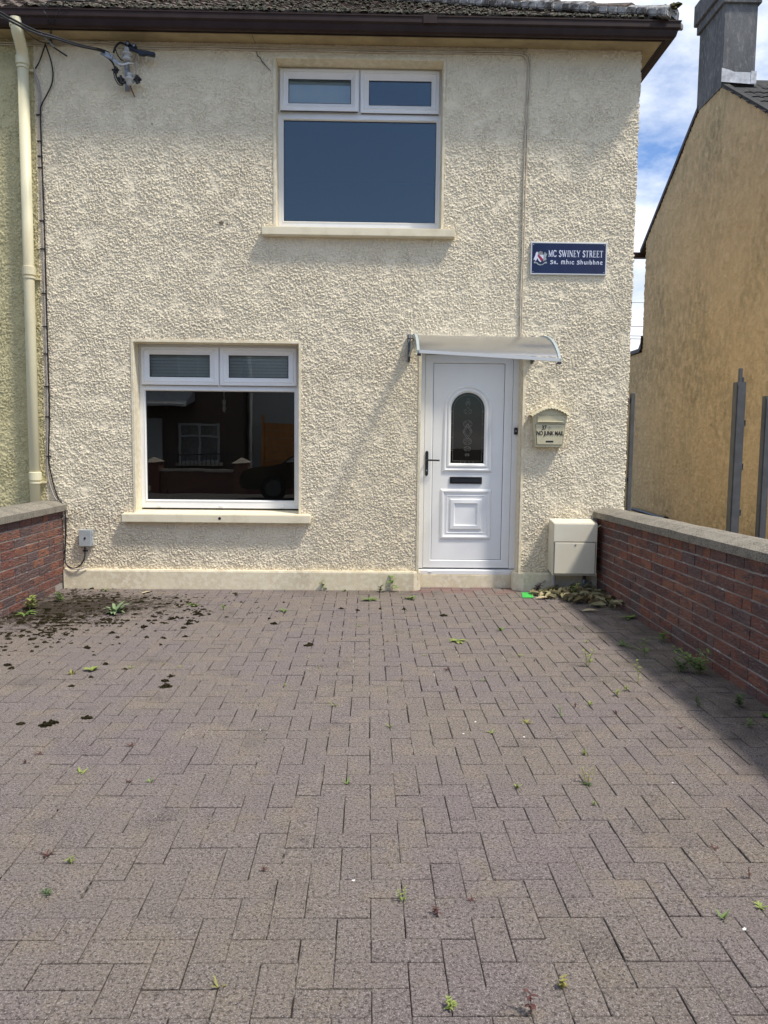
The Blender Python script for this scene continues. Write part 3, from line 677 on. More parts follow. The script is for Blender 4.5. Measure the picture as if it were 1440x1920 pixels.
for q in range(60):
    s = q / 59 * L_h; p = Vector((HX - .02, Y0 + .02, Z0)) + hd * s
    for sg in (-1, 1):
        c_ = p + side * sg * .13 + Vector((0, 0, .01)); r = .035 + R_.random() * .02
        mb.obox(c_, hd * .05, side * r, Vector((0, 0, .03)))
setp(mb.build('hip_mortar', M['mortar_hip'], roof, bevel=.01), kind='stuff')
def lumps(mb, pts, rr, flat=.5, n1=6, n2=4, seed=0):
    for (x, y, z, r) in pts:
        vs = []; off = Vector((rr.random() * 50, rr.random() * 50, 0))
        sx = .7 + rr.random() * .7; sy = .7 + rr.random() * .7
        for j in range(n2 + 1):
            ph = PI / 2 * j / n2
            for i in range(n1):
                th = 2 * PI * i / n1; d = Vector((math.cos(th) * math.cos(ph), math.sin(th) * math.cos(ph), math.sin(ph)))
                q = r * (1 + .75 * mnoise.noise(d * 1.7 + off) + (.45 * mnoise.noise(d * 6 + off) if n1 > 8 else 0)); vs.append((x + d.x * q * sx, y + d.y * q * sy, z + d.z * q * flat - .002))
        fs = [(j * n1 + i, j * n1 + (i + 1) % n1, (j + 1) * n1 + (i + 1) % n1, (j + 1) * n1 + i) for j in range(n2) for i in range(n1)]
        mb.add(vs, fs)
rm_ = MB(); pts = []
for q in range(520):
    x = R_.uniform(-3.05, HX - .02); y = Y0 + abs(R_.gauss(0, .05)) - .012; pts.append((x, y, roof_z(y) + .012, R_.uniform(.010, .030)))
for q in range(500):
    y = R_.uniform(Y0, 2.2); x = R_.uniform(-3.05, HX - (y - Y0) - .1); pts.append((x, y, roof_z(y) + .02, R_.uniform(.010, .028)))
lumps(rm_, pts, R_, .8, 5, 3); o = rm_.build('roof_moss', M['roofmoss'], roof, fix=False); setp(o, kind='stuff')
rm_ = MB(); lumps(rm_, [(HX - .03 + R_.gauss(0, .03), Y0 + .03 + R_.gauss(0, .04), Z0 + .06 + R_.random() * .06, .02 + R_.random() * .015) for q in range(26)], R_, .8, 6, 4)
o = rm_.build('hip_moss', mat('yellow_lichen', (.16, .15, .05), .95, .05, var=(.05, .05, .03), vscale=40), roof, fix=False); setp(o, kind='stuff')

# downpipe
dp = bpy.data.objects.new('downpipe', None); link(dp, house)
px_ = -3.150
MB().tube(smooth_pts([(px_ + .03, -.25, 5.00), (px_ + .03, -.25, 4.94), (px_ + .01, -.12, 4.84), (px_, -.085, 4.76)], 5), .050, 16).build('pipe_offset', M['pipe'], dp, smooth=True)
MB().tube([(px_, -.085, 4.78), (px_ - .005, -.085, 2.9), (px_ - .01, -.085, .0)], .047, 18).build('pipe', M['pipe'], dp, smooth=True)
MB().tube([(px_ + .03, -.25, 5.03), (px_ + .03, -.25, 4.965)], .062, 16).build('collar', M['pipe'], dp, smooth=False)
for z in (4.76, 2.93, 1.06):
    mb = MB(); mb.tube([(px_ - .003, -.085, z + .045), (px_ - .003, -.085, z + .040), (px_ - .003, -.085, z - .03), (px_ - .003, -.085, z - .034)], [.050, .057, .057, .050], 18)
    mb.tube([(px_ - .003, -.085, z - .045), (px_ - .003, -.085, z - .062)], .054, 18); mb.build('collar', M['pipe'], dp)
    MB().box(px_ - .075, px_ + .072, -.04, -.005, z - .062, z - .045).build('bracket', M['pipe'], dp)

for (x, z, q) in ((-1.412, 3.415, .016), (-2.035, 4.275, .009), (-1.36, 3.40, .007)):
    m2 = MB(); lumps(m2, [(0, 0, 0, q)], R_, .5, 7, 3); cb = MB(); cb.add([(x + a, -.012 - c_, z + b) for a, b, c_ in m2.v], m2.f); cb.build('render_chip', M.setdefault('exposed', None) or M.update(exposed=mat('exposed_render', (.30, .26, .20), .95, .1, var=(.14, .11, .08), vscale=60)) or M['exposed'], house, fix=False)
# crack in the render running from the eaves to the window corner
mb = MB(); mb.tube([(-1.09, -.012, 4.92), (-1.075, -.012, 4.88), (-1.05, -.012, 4.86), (-1.035, -.012, 4.83), (-1.005, -.012, 4.80), (-.985, -.012, 4.775), (-.955, -.014, 4.75)], [.002, .0035, .003, .004, .003, .003, .0015], 4)
mb.tube([(-1.10, -.18, 4.983), (-1.10, -.10, 4.983), (-1.09, -.02, 4.983)], .002, 4)
mb.build('crack', M['ink'], house)

# ------------------------------------------------------------------ attached house on the left
hl_ = thing('house', 'yellow roughcast house joined on at the left behind the downpipe', 'house', (0, 0, 0))
roughcast('front_wall', M['stucco_left'], hl_, -5.0, -3.092, 0, 4.99, .0070, .0031, .027, 21, lambda u, v: np.ones_like(u, bool), lambda u, v, h: (u, -h - .002, v))
MB().box(-5, -3.094, .012, 6.0, 0, 5.05).build('wall_core', M['smooth'], hl_)
MB().box(-5, -3.0905, -.195, .012, 4.986, 4.995).build('soffit', M['soffit'], hl_)
MB().box(-5, -3.0905, -.206, -.196, 4.975, 5.13).build('fascia', M['gutter'], hl_)
mb = MB(); vs = [(-5, -o, z) for o, z in gp] + [(-3.091, -o, z) for o, z in gp]; n = len(gp); mb.add(vs, [(k, k + 1, n + k + 1, n + k) for k in range(n - 1)]); mb.build('gutter', M['gutter'], hl_)
MB().add([(-5, Y0 + .03, Z0 - .035), (-3.091, Y0 + .03, Z0 - .035), (-3.091, RY, roof_z(RY) - .035), (-5, RY, roof_z(RY) - .035)], [(0, 1, 2, 3)]).build('roof_deck', M['tile'], hl_)
for row in range(4):
    for c in range(4):
        ob = bpy.data.objects.new('roof_tile', tms[(row * 3 + c) % 5]); link(ob, hl_); s = row * EX
        ob.location = (-3.09 - TW / 2 - c * TW, Y0 + s * math.cos(ang), Z0 + s * math.sin(ang) + .004); ob.rotation_euler = (ang - .045, 0, 0)

# ------------------------------------------------------------------ ochre gable house on the right
gh = thing('house', 'ochre pebbledashed gable house with a grey chimney beyond the passage', 'house')
GX = 5.2; AY, AZ = 5.10, 7.07; SLP = .672; FY, BY = 2.0, 7.72
def gtop(u): return AZ - SLP * np.abs(u - AY)
roughcast('gable_wall', M['ochre'], gh, FY, 11.5, 0, 7.1, .024, .0050, .075, 31,
          lambda u, v: ((v < gtop(u) - .01) & (u < BY)) | ((u >= BY) & (v < 3.19 - .13 * np.clip(1 - (u - BY) / .3, 0, 1) * 0)), lambda u, v, h: (GX - h, u, v))
mb = MB(); mb.poly_x([(FY, 0), (BY, 0), (BY, 5.2), (AY, AZ - .05), (FY, 4.95)], GX + .02, GX + 7); mb.box(GX + .02, GX + 4, BY, 11.4, 0, 3.18); mb.build('wall_core', M['ochre'], gh)
gr_ = bpy.data.objects.new('roof', None); link(gr_, gh)
def rake(y0, y1, name, m, w=.10, out=.04):
    z0_, z1_ = AZ - SLP * abs(y0 - AY), AZ - SLP * abs(y1 - AY); mb = MB()
    mb.add([(GX - out, y0, z0_ - w), (GX + .06, y0, z0_ - w), (GX + .06, y0, z0_ + .05), (GX - out, y0, z0_ + .05), (GX - out, y1, z1_ - w), (GX + .06, y1, z1_ - w), (GX + .06, y1, z1_ + .05), (GX - out, y1, z1_ + .05)],
           [(0, 3, 2, 1), (4, 5, 6, 7), (0, 1, 5, 4), (1, 2, 6, 5), (2, 3, 7, 6), (3, 0, 4, 7)])
    return mb.build(name, m, gr_)
rake(5.50, 7.98, 'verge', M['gutter'], .035, .03); rake(4.66, 1.75, 'verge', M['tile_dark'], -.004, .03)
MB().box(GX - .14, GX + 3, 7.98, 8.10, 5.04, 5.14).build('gutter_end', M['gutter'], gh)
MB().poly_x([(BY - .05, 3.26), (BY + .06, 3.20), (11.5, 3.20), (11.5, 3.27), (BY + .08, 3.27), (BY - .02, 3.36), (BY - .05, 3.5)], GX - .05, GX + .2).build('wall_capping', M['gutter'], gh)
ga = math.atan(SLP)
mb = MB(); mb.add([(GX, 1.75, AZ - SLP * (AY - 1.75)), (GX + 7, 1.75, AZ - SLP * (AY - 1.75)), (GX + 7, AY, AZ), (GX, AY, AZ), (GX, 8.1, AZ - SLP * 3.0), (GX + 7, 8.1, AZ - SLP * 3.0)], [(0, 1, 2, 3), (3, 2, 5, 4)]); mb.build('roof_deck', M['tile_dark'], gr_)
tmd = [tile_mesh(.30, .40, M['tile_dark'], s + 20, th=.03) for s in range(3)]
for row in range(12):
    s = row * .30; y = 1.72 + s * math.cos(ga); z = AZ - SLP * (AY - y) + .02
    if y > AY - .3: break
    for c in range(8):
        x = GX + .10 + c * .30
        if y > 4.3 and x < GX + .55: continue
        ob = bpy.data.objects.new('roof_tile', tmd[(row + c) % 3]); link(ob, gr_); ob.location = (x, y, z); ob.rotation_euler = (ga - .05, 0, R_.gauss(0, .01))
ch = bpy.data.objects.new('chimney', None); link(ch, gh)
CY0, CY1, CX1 = 4.67, 5.56, GX + .475
MB().box(GX - .022, CX1, CY0, CY1, 6.765, 8.30).build('stack', M['rend'], ch, bevel=.006)
MB().box(GX - .06, CX1 + .04, CY0 - .04, CY1 + .04, 7.955, 8.09).build('corbel', M['rend'], ch, bevel=.006)
MB().box(GX - .10, CX1 + .08, CY0 - .075, CY1 + .08, 8.092, 8.42).build('cap_band', M['rend'], ch, bevel=.01)
for q in (4.95, 5.3): MB().lathe([(.11, 0), (.10, .32), (.12, .34), (.12, .38)], (GX + .24, q, 8.42), 14).build('chimney_pot', M['brick'], ch)
fl = MB(); fl.add([(GX - .028, CY0 - .006, 6.84), (CX1 + .02, CY0 - .006, 6.81), (CX1 + .02, CY0 - .006, 6.98), (GX + .16, CY0 - .006, 6.985), (GX + .10, CY0 - .006, 7.01), (GX - .028, CY0 - .006, 7.04),
                   (GX - .028, CY0 - .09, 6.80), (CX1 + .06, CY0 - .09, 6.77)], [(0, 1, 2, 3, 4, 5), (6, 7, 1, 0)])
fl.build('flashing', M['lead'], ch)
MB().box(CX1 - .06, CX1 + .022, CY0 - .012, CY0 - .007, 6.83, 7.00).build('flashing', M['lead'], ch)
dpn = MB(); dpn.tube([(5.10, 7.6, .16), (5.10, 6.9, .15), (5.08, 5.9, .135)], .035, 10); dpn.tube([(5.08, 5.95, .135), (5.08, 5.85, .135)], .05, 10)
o = dpn.build('drain_pipe', M['black']); setp(o, 'black drain pipe lying along the foot of the ochre gable wall', 'pipe')

# ------------------------------------------------------------------ steel gate posts in the passage
def steel_post(loc, h, w_, label, plates=True, tongue=0):
    t = thing('gate_post', label, 'gate post', loc)
    MB().box(-w_ / 2, w_ / 2, -w_ / 2, w_ / 2, 0, h).build('post', M['steel'], t, bevel=.004)
    MB().box(-w_ / 2 + .01, w_ / 2 - .01, -w_ / 2 - .006, -w_ / 2 + .001, .02, h - .03).build('face_strip', M['steel'], t)
    if tongue: MB().box(-.012, .016, -.02, .02, h, h + tongue).box(.022, .036, -.02, .02, h, h + .05).build('bolt', M['steel'], t)
    if plates:
        for z in (h - .42, .72, 1.2): MB().tube([(w_ / 2, -.02, z - .03), (w_ / 2 + .018, -.02, z - .03), (w_ / 2 + .018, -.02, z + .03), (w_ / 2, -.02, z + .03)], .010, 8).build('hinge_lug', M['steel'], t)
    return t
steel_post((3.785, .66, 0), 2.07, .096, 'tall grey steel gate post with a tongue on top against the ochre wall', True, .14)
steel_post((4.085, .66, 0), 1.93, .078, 'shorter grey steel post at the far right edge', False)
gt = thing('palisade_gate', 'narrow grey palisade gate leaf standing open by the cream house corner', 'gate', (2.60, .62, 0))
dv = Vector((.36, .93, 0)).normalized(); nv_ = Vector((dv.y, -dv.x, 0))
for k in range(4):
    c_ = dv * (.0 + k * .11); MB().obox((c_.x - .012, c_.y, 1.0), nv_ * .017, dv * .005, (0, 0, .985 - .01 * k)).build('pale', M['steel'], gt)
for z in (1.87, 1.05, .25): MB().obox((dv.x * .165 + .0, dv.y * .165, z), nv_ * .024, dv * .20, (0, 0, .022)).build('rail', M['steel'], gt)
MB().box(.052, .092, .0, .05, 0, 1.945).build('stile', M['steel'], gt, bevel=.003)

# ------------------------------------------------------------------ brick garden walls
def brick_geo(l, d, h, rr):
    mb = MB(); c = .003; j = lambda: rr.gauss(0, .0012)
    lo = [(-d / 2 + c, -l / 2 + c), (d / 2 - c, -l / 2 + c), (d / 2 - c, l / 2 - c), (-d / 2 + c, l / 2 - c)]
    A0 = [(x + j(), y + j(), -h / 2) for x, y in lo]; A1 = [(x + j() + (-c if x < 0 else c), y + (-c if y < 0 else c), -h / 2 + c) for x, y in lo]
    B1 = [(p[0], p[1], h / 2 - c) for p in A1]; B0 = [(x + j(), y + j(), h / 2) for x, y in lo]
    mb.loops([A0, A1, B1, B0]); mb.add(A0, [(3, 2, 1, 0)]); mb.add(B0, [(0, 1, 2, 3)]); return mb
def garden_wall(label, face, thick, side, ymin, ztop, group, slabs, skip_end=False, hide=-9):
    t = thing('garden_wall', label, 'wall', (0, 0, 0), 0, group)
    xin = face; xo = face + side * thick
    NC = 10
    def zt(y): return ztop + (.0215 * -y if side > 0 else 0.004 * -y)
    # mortar core
    a, b = sorted((xin + side * .0050, xo - side * .0050)); mb = MB()
    ys = [-.004, ymin]
    mb.add([(a, ys[0], -.06), (b, ys[0], -.06), (b, ys[0], zt(0) - .002), (a, ys[0], zt(0) - .002), (a, ys[1], -.06), (b, ys[1], -.06), (b, ys[1], zt(ymin) - .002), (a, ys[1], zt(ymin) - .002)],
           [(0, 1, 2, 3), (5, 4, 7, 6), (1, 5, 6, 2), (4, 0, 3, 7), (3, 2, 6, 7), (0, 4, 5, 1)])
    mb.build('mortar', M['mortar'], t)
    full = [brick_geo(.215, .10, .065, R_).mesh('brick', M['brick']) for _ in range(5)]; half = [brick_geo(.1025, .10, .065, R_).mesh('brick', M['brick']) for _ in range(3)]
    for me in full + half:
        b_ = bmesh.new(); b_.from_mesh(me); bmesh.ops.recalc_face_normals(b_, faces=b_.faces); b_.to_mesh(me); b_.free()
    for c in range(NC):
        y = -.006; k = 0
        if c % 2: seq_first = half
        else: seq_first = full
        first = True
        while y > ymin + .1:
            if first and c % 2: ms = half; l = .1025
            elif R_.random() < .16: ms = half; l = .1025
            else: ms = full; l = .215
            first = False
            yc = y - l / 2; zz = zt(yc); hc = (zz + .02) / NC; z = -.02 + hc * (c + .5)
            if not (skip_end and c == 0 and yc > -.15) and z > -.04:
                for xx in (xin + side * .05,):
                    ob = bpy.data.objects.new('brick', ms[k % len(ms)]); link(ob, t); ob.location = (xx + R_.gauss(0, .0007), yc, z)
                    ob.scale = (1, 1, (hc - .0105) / .065); ob.rotation_euler = (-.0215 * (c / NC) if side > 0 else 0, 0, R_.choice((0, PI)) + R_.gauss(0, .003))
            y -= l + .0105; k += 1
    # coping slabs
    y = -.005
    ce = face - side * .04; co = face + side * (thick + .03); cm = (ce + co) / 2
    for l in slabs:
        y2 = max(y - l, ymin); z_a, z_b = zt(y), zt(y2); mb = MB(); NS = 8; secs = []
        for q in range(NS + 1):
            yy = y + (y2 + .006 - y) * q / NS; zb = zt(yy) + .002; w = mnoise.noise(Vector((yy * 3, face, 1))) * .004
            secs.append([(ce, yy, zb), (ce + side * (w * .5), yy, zb + .055 + w), (ce + side * .09, yy, zb + .088 + w), (cm, yy, zb + .094), (co - side * .07, yy, zb + .088 - w), (co, yy, zb + .055), (co, yy, zb)])
        mb.loops(secs); mb.add(secs[0], [tuple(range(7))]); mb.add(secs[-1], [tuple(range(7))])
        mb.build('coping_slab', M['coping'], t); y = y2
        if y <= ymin: break
    return t
garden_wall('low brick boundary wall on the left, sunlit, ending under the downpipe', -2.940, .26, -1, -2.4, .738, 'brick boundary walls of the driveway', [.27, .97, .9, .9], skip_end=True)
garden_wall('long brick boundary wall on the right, shaded, with concrete coping', 2.160, .215, 1, -5.4, .716, 'brick boundary walls of the driveway', [.38, .93, .92, .92, .9, .9, .9])

# ------------------------------------------------------------------ wall furniture
# canopy
cp = thing('door_canopy', 'curved clear canopy with pale grey arms over the front door', 'canopy')
CXL, CXR = .372, 1.535
def cprof(u, x):      # u 0 (wall) .. 1 (front)
    t = (x - CXL) / (CXR - CXL); zf = 2.165 - .055 * t; zb = 2.395
    am_ = math.radians(66); a = u * am_
    return (-.02 - .86 * math.sin(a) / math.sin(am_), zf + (zb - zf) * (math.cos(a) - math.cos(am_)) / (1 - math.cos(am_)))
mb = MB(); nx, ny = 24, 14; vs = []; fs = []
for j in range(ny + 1):
    for i in range(nx + 1):
        x = CXL + (CXR - CXL) * i / nx; y, z = cprof(j / ny, x); vs.append((x, y, z))
for j in range(ny):
    for i in range(nx): fs.append((j * (nx + 1) + i, j * (nx + 1) + i + 1, (j + 1) * (nx + 1) + i + 1, (j + 1) * (nx + 1) + i))
mb.add(vs, fs); o = mb.build('sheet', M['poly'], cp, smooth=True, fix=False)
def rail(u, r1, r2, m, nm, dz=0):
    y0_, z0_ = cprof(u, CXL); y1_, z1_ = cprof(u, CXR)
    MB().obox(((CXL + CXR) / 2, y0_, (z0_ + z1_) / 2 + dz), ((CXR - CXL) / 2, 0, (z1_ - z0_) / 2), (0, r1, 0), (0, 0, r2)).build(nm, m, cp)
rail(1, .012, .013, M['alu'], 'front_rail'); rail(0, .010, .012, M['alu'], 'wall_rail', -.01)
for xa, sg in ((CXL, -1), (CXR, 1)):
    mb = MB(); w_ = .022
    P = [cprof(k / 14, xa) for k in range(15)]
    loops = []
    for y, z in P: loops.append([(xa - .004 if sg > 0 else xa - .018, y, z + .012), (xa + .018 if sg > 0 else xa + .004, y, z + .012), (xa + .018 if sg > 0 else xa + .004, y, z - .02), (xa - .004 if sg > 0 else xa - .018, y, z - .02)])
    mb.loops(loops); mb.add(loops[0], [(0, 1, 2, 3)]); mb.add(loops[-1], [(0, 1, 2, 3)])
    # wall plate and lower brace
    mb.build('arm', M['green_alu'], cp)
    y_, z_ = cprof(1, xa); MB().box(xa - .016, xa + .016, y_ - .02, y_ + .03, z_ - .034, z_ - .019).build('end_cap', M['black'], cp)
for xa in (CXL - .045, CXR - .05):
    pl_ = MB(); pl_.poly_x([(-.006, 2.40), (-.04, 2.385), (-.085, 2.33), (-.10, 2.27), (-.085, 2.21), (-.05, 2.175), (-.006, 2.165)], xa - .012, xa + .012)
    pl_.tube([(xa, -.04, 2.37), (xa, -.012, 2.41)], .018, 8)
    pl_.build('wall_bracket', M['dark_brkt'], cp, bevel=.003)
    MB().tube(smooth_pts([(xa, -.05, 2.21), (xa + .012, -.30, 2.25), (xa + .03, -.52, 2.29)], 4), .009, 8).build('brace', M['green_alu'], cp)

# letterbox
mbx = thing('letterbox', 'cream wall letterbox numbered 37 with a scalloped lid', 'letterbox', (1.655, 0, 1.385))
body = MB(); D_ = -.115
body.add([(-.128, -.01, 0), (.128, -.01, 0), (.128, D_ + .02, 0), (-.128, D_ + .02, 0), (-.158, -.01, .30), (.158, -.01, .30), (.158, D_, .30), (-.158, D_, .30)],
         [(0, 3, 2, 1), (4, 5, 6, 7), (0, 1, 5, 4), (1, 2, 6, 5), (2, 3, 7, 6), (3, 0, 4, 7)])
arcp = [(-.158, .300)] + [(-.158 + .316 * k / 16, .300 + .062 * math.sin(PI * k / 16)) for k in range(17)] + [(.158, .300)]
body.poly_y([(-.158, .2995)] + [(-.158 + .316 * k / 16, .300 + .060 * math.sin(PI * k / 16)) for k in range(1, 16)] + [(.158, .2995)], D_, -.01)
body.build('body', M['mail'], mbx, bevel=.003)
def yface(z): return D_ + .02 - .02 * z / .30
lid = MB(); NL = 64; o1, o2, o3 = [], [], []
for k in range(NL + 1):
    u = k / NL; x = -.186 + .372 * u; z = .297 + .075 * math.sin(PI * u) ** 1.15; sc = .011 * abs(math.sin(u * PI * 14))
    o1.append((x, .0, z + .002)); o2.append((x, D_ - .030, z + .001 - .001)); o3.append((x, D_ - .034, z - .007 - sc))
vs = o1 + o2 + o3; n = NL + 1
lid.add(vs, [(r * n + k, r * n + k + 1, (r + 1) * n + k + 1, (r + 1) * n + k) for r in range(2) for k in range(NL)])
lo = lid.build('lid', M['mail'], mbx, smooth=False)
md = lo.modifiers.new('t', 'SOLIDIFY'); md.thickness = .0025
fl_ = MB(); fl_.obox((0, D_ - .006, .262), (.124, 0, 0), (0, .003, .0), (0, -.002, .026)); fl_.obox((0, D_ - .011, .236), (.124, 0, 0), (0, .006, 0), (0, 0, .004)); fl_.build('flap', M['mail'], mbx, bevel=.0015)
dr = MB(); dr.add([(-.136, yface(.21) - .006, .212), (.136, yface(.21) - .006, .212), (.116, yface(.03) - .006, .024), (-.116, yface(.03) - .006, .024), (-.136, yface(.21) + .002, .212), (.136, yface(.21) + .002, .212), (.116, yface(.03) + .002, .024), (-.116, yface(.03) + .002, .024)],
                  [(0, 1, 2, 3), (0, 4, 5, 1), (1, 5, 6, 2), (2, 6, 7, 3), (3, 7, 4, 0)])
dr.build('door_panel', M['mail'], mbx, bevel=.0015)
gk = MB(); gk.add([(-.140, yface(.21) - .0012, .217), (.140, yface(.21) - .0012, .217), (.120, yface(.03) - .0012, .019), (-.120, yface(.03) - .0012, .019)], [(0, 1, 2, 3)]); gk.build('door_gap', mat('letterbox_gap', (.12, .10, .07), .8), mbx, fix=False)
def ys(z): return yface(z) - .0065
MB().tube([(-.005, ys(.185) - .003, .183), (-.005, ys(.185) + .001, .183)], .0085, 12).build('lock', M['zinc'], mbx)
MB().box(-.036, .034, ys(.055) - .0012, ys(.055) + .0005, .046, .060).build('inspection_slot', M['ink'], mbx)
def text_obj(txt, size, x, y, z, m, parent, name, xs=1.0, off=.0, tilt=0.0):
    cu = bpy.data.curves.new(name, 'FONT'); cu.body = txt; cu.size = size; cu.align_x = 'CENTER'; cu.align_y = 'CENTER'; cu.extrude = .0004; cu.offset = off
    to = bpy.data.objects.new(name + '_tmp', cu); C.objects.link(to); bpy.context.view_layer.update()
    me = bpy.data.meshes.new_from_object(to.evaluated_get(bpy.context.evaluated_depsgraph_get())); bpy.data.objects.remove(to)
    me.name = name; me.transform(Matrix.Translation((x, y, z)) @ Matrix.Rotation(PI / 2 + tilt, 4, 'X') @ Matrix.Diagonal((xs, 1, 1, 1))); me.materials.clear(); me.materials.append(m)
    return link(bpy.data.objects.new(name, me), parent)
text_obj('37', .056, -.058, ys(.18) - .0012, .180, M['ink'], mbx, 'number_sticker', .80, .0014)
text_obj('NO JUNK MAIL', .054, .0, ys(.13) - .0012, .128, M['ink'], mbx, 'lettering', .70, .0014)

# gas meter cabinet
gc = thing('meter_cabinet', 'cream gas meter cabinet standing at the corner beside the right wall', 'cabinet', (1.893, 0, .19))
mb = MB(); mb.add([(-.205, -.02, .03), (.205, -.02, .03), (.205, -.235, 0), (-.205, -.235, 0), (-.205, -.02, .515), (.205, -.02, .515), (.205, -.235, .492), (-.205, -.235, .492)],
                  [(0, 3, 2, 1), (4, 5, 6, 7), (0, 1, 5, 4), (1, 2, 6, 5), (2, 3, 7, 6), (3, 0, 4, 7)]); mb.build('casing', M['gas'], gc, bevel=.004)
MB().box(-.197, .193, -.2385, -.234, .012, .315).build('door_gap', mat('cabinet_gap', (.16, .13, .10), .8), gc)
MB().box(-.192, .188, -.2435, -.236, .018, .310).build('cabinet_door', M['gas'], gc, bevel=.003)
MB().box(-.203, .203, -.2400, -.234, .320, .486).build('cabinet_hood', M['gas'], gc, bevel=.002)
MB().tube([(.0, -.2465, .288), (.0, -.2430, .288)], .0085, 12).build('lock', M['zinc'], gc)
MB().tube([(-.165, -.115, .012), (-.165, -.115, -.16)], .021, 12).tube([(-.165, -.115, -.17), (-.165, -.115, -.19)], .034, 12).build('leg_pipe', M['cable_g'], gc, smooth=False)
MB().tube([(.135, -.09, .02), (.135, -.09, -.10)], .014, 10).build('inlet_pipe', M['black'], gc)
MB().tube([(.135, -.09, -.06), (.135, -.09, -.10)], .022, 10).build('pipe_union', M['zinc'], gc)
MB().tube([(.21, -.16, .44), (.225, -.17, .452), (.250, -.18, .470)], .006, 6).build('hinge_stay', M['gas'], gc)

# grey junction box
jb = thing('junction_box', 'small grey junction box on the wall above the plinth at left', 'junction box', (-2.712, 0, .482))
MB().box(-.060, .060, -.055, -.004, -.078, .078).build('box_body', M['grey_box'], jb, bevel=.004)
MB().box(-.062, .052, -.062, -.054, -.079, .079).build('box_cover', M['grey_box'], jb, bevel=.003)
MB().tube([(-.004, -.066, 0), (-.004, -.061, 0)], .010, 12).build('screw', M['ink'], jb)
for z in (.045, -.045): MB().box(.050, .066, -.05, -.03, z - .016, z + .016).build('latch', M['grey_box'], jb, bevel=.002)

# street name plate
sg = thing('street_sign', 'navy street name plate reading MC SWINEY STREET', 'sign', (1.800, 0, 3.130))
SW, SH = .357, .150
MB().box(-SW, SW, -.022, -.004, -SH, SH).build('plate', M['alu'], sg, bevel=.003)
MB().box(-SW + .014, SW - .014, -.0245, -.0215, -SH + .014, SH - .014).build('enamel_face', M['navy'], sg)
rb = MB(); rect_frame(rb, -SW + .006, SW - .006, -SH + .006, SH - .006, .008, [(0, -.022), (0, -.0262), (1, -.0262), (1, -.022)]); rb.build('border', M['alu'], sg)
for sx in (-1, 1):
    for sz in (-1, 1): MB().tube([(sx * (SW - .026), -.0275, sz * (SH - .026)), (sx * (SW - .026), -.024, sz * (SH - .026))], .0045, 8).build('screw', M['sign_grey'], sg)
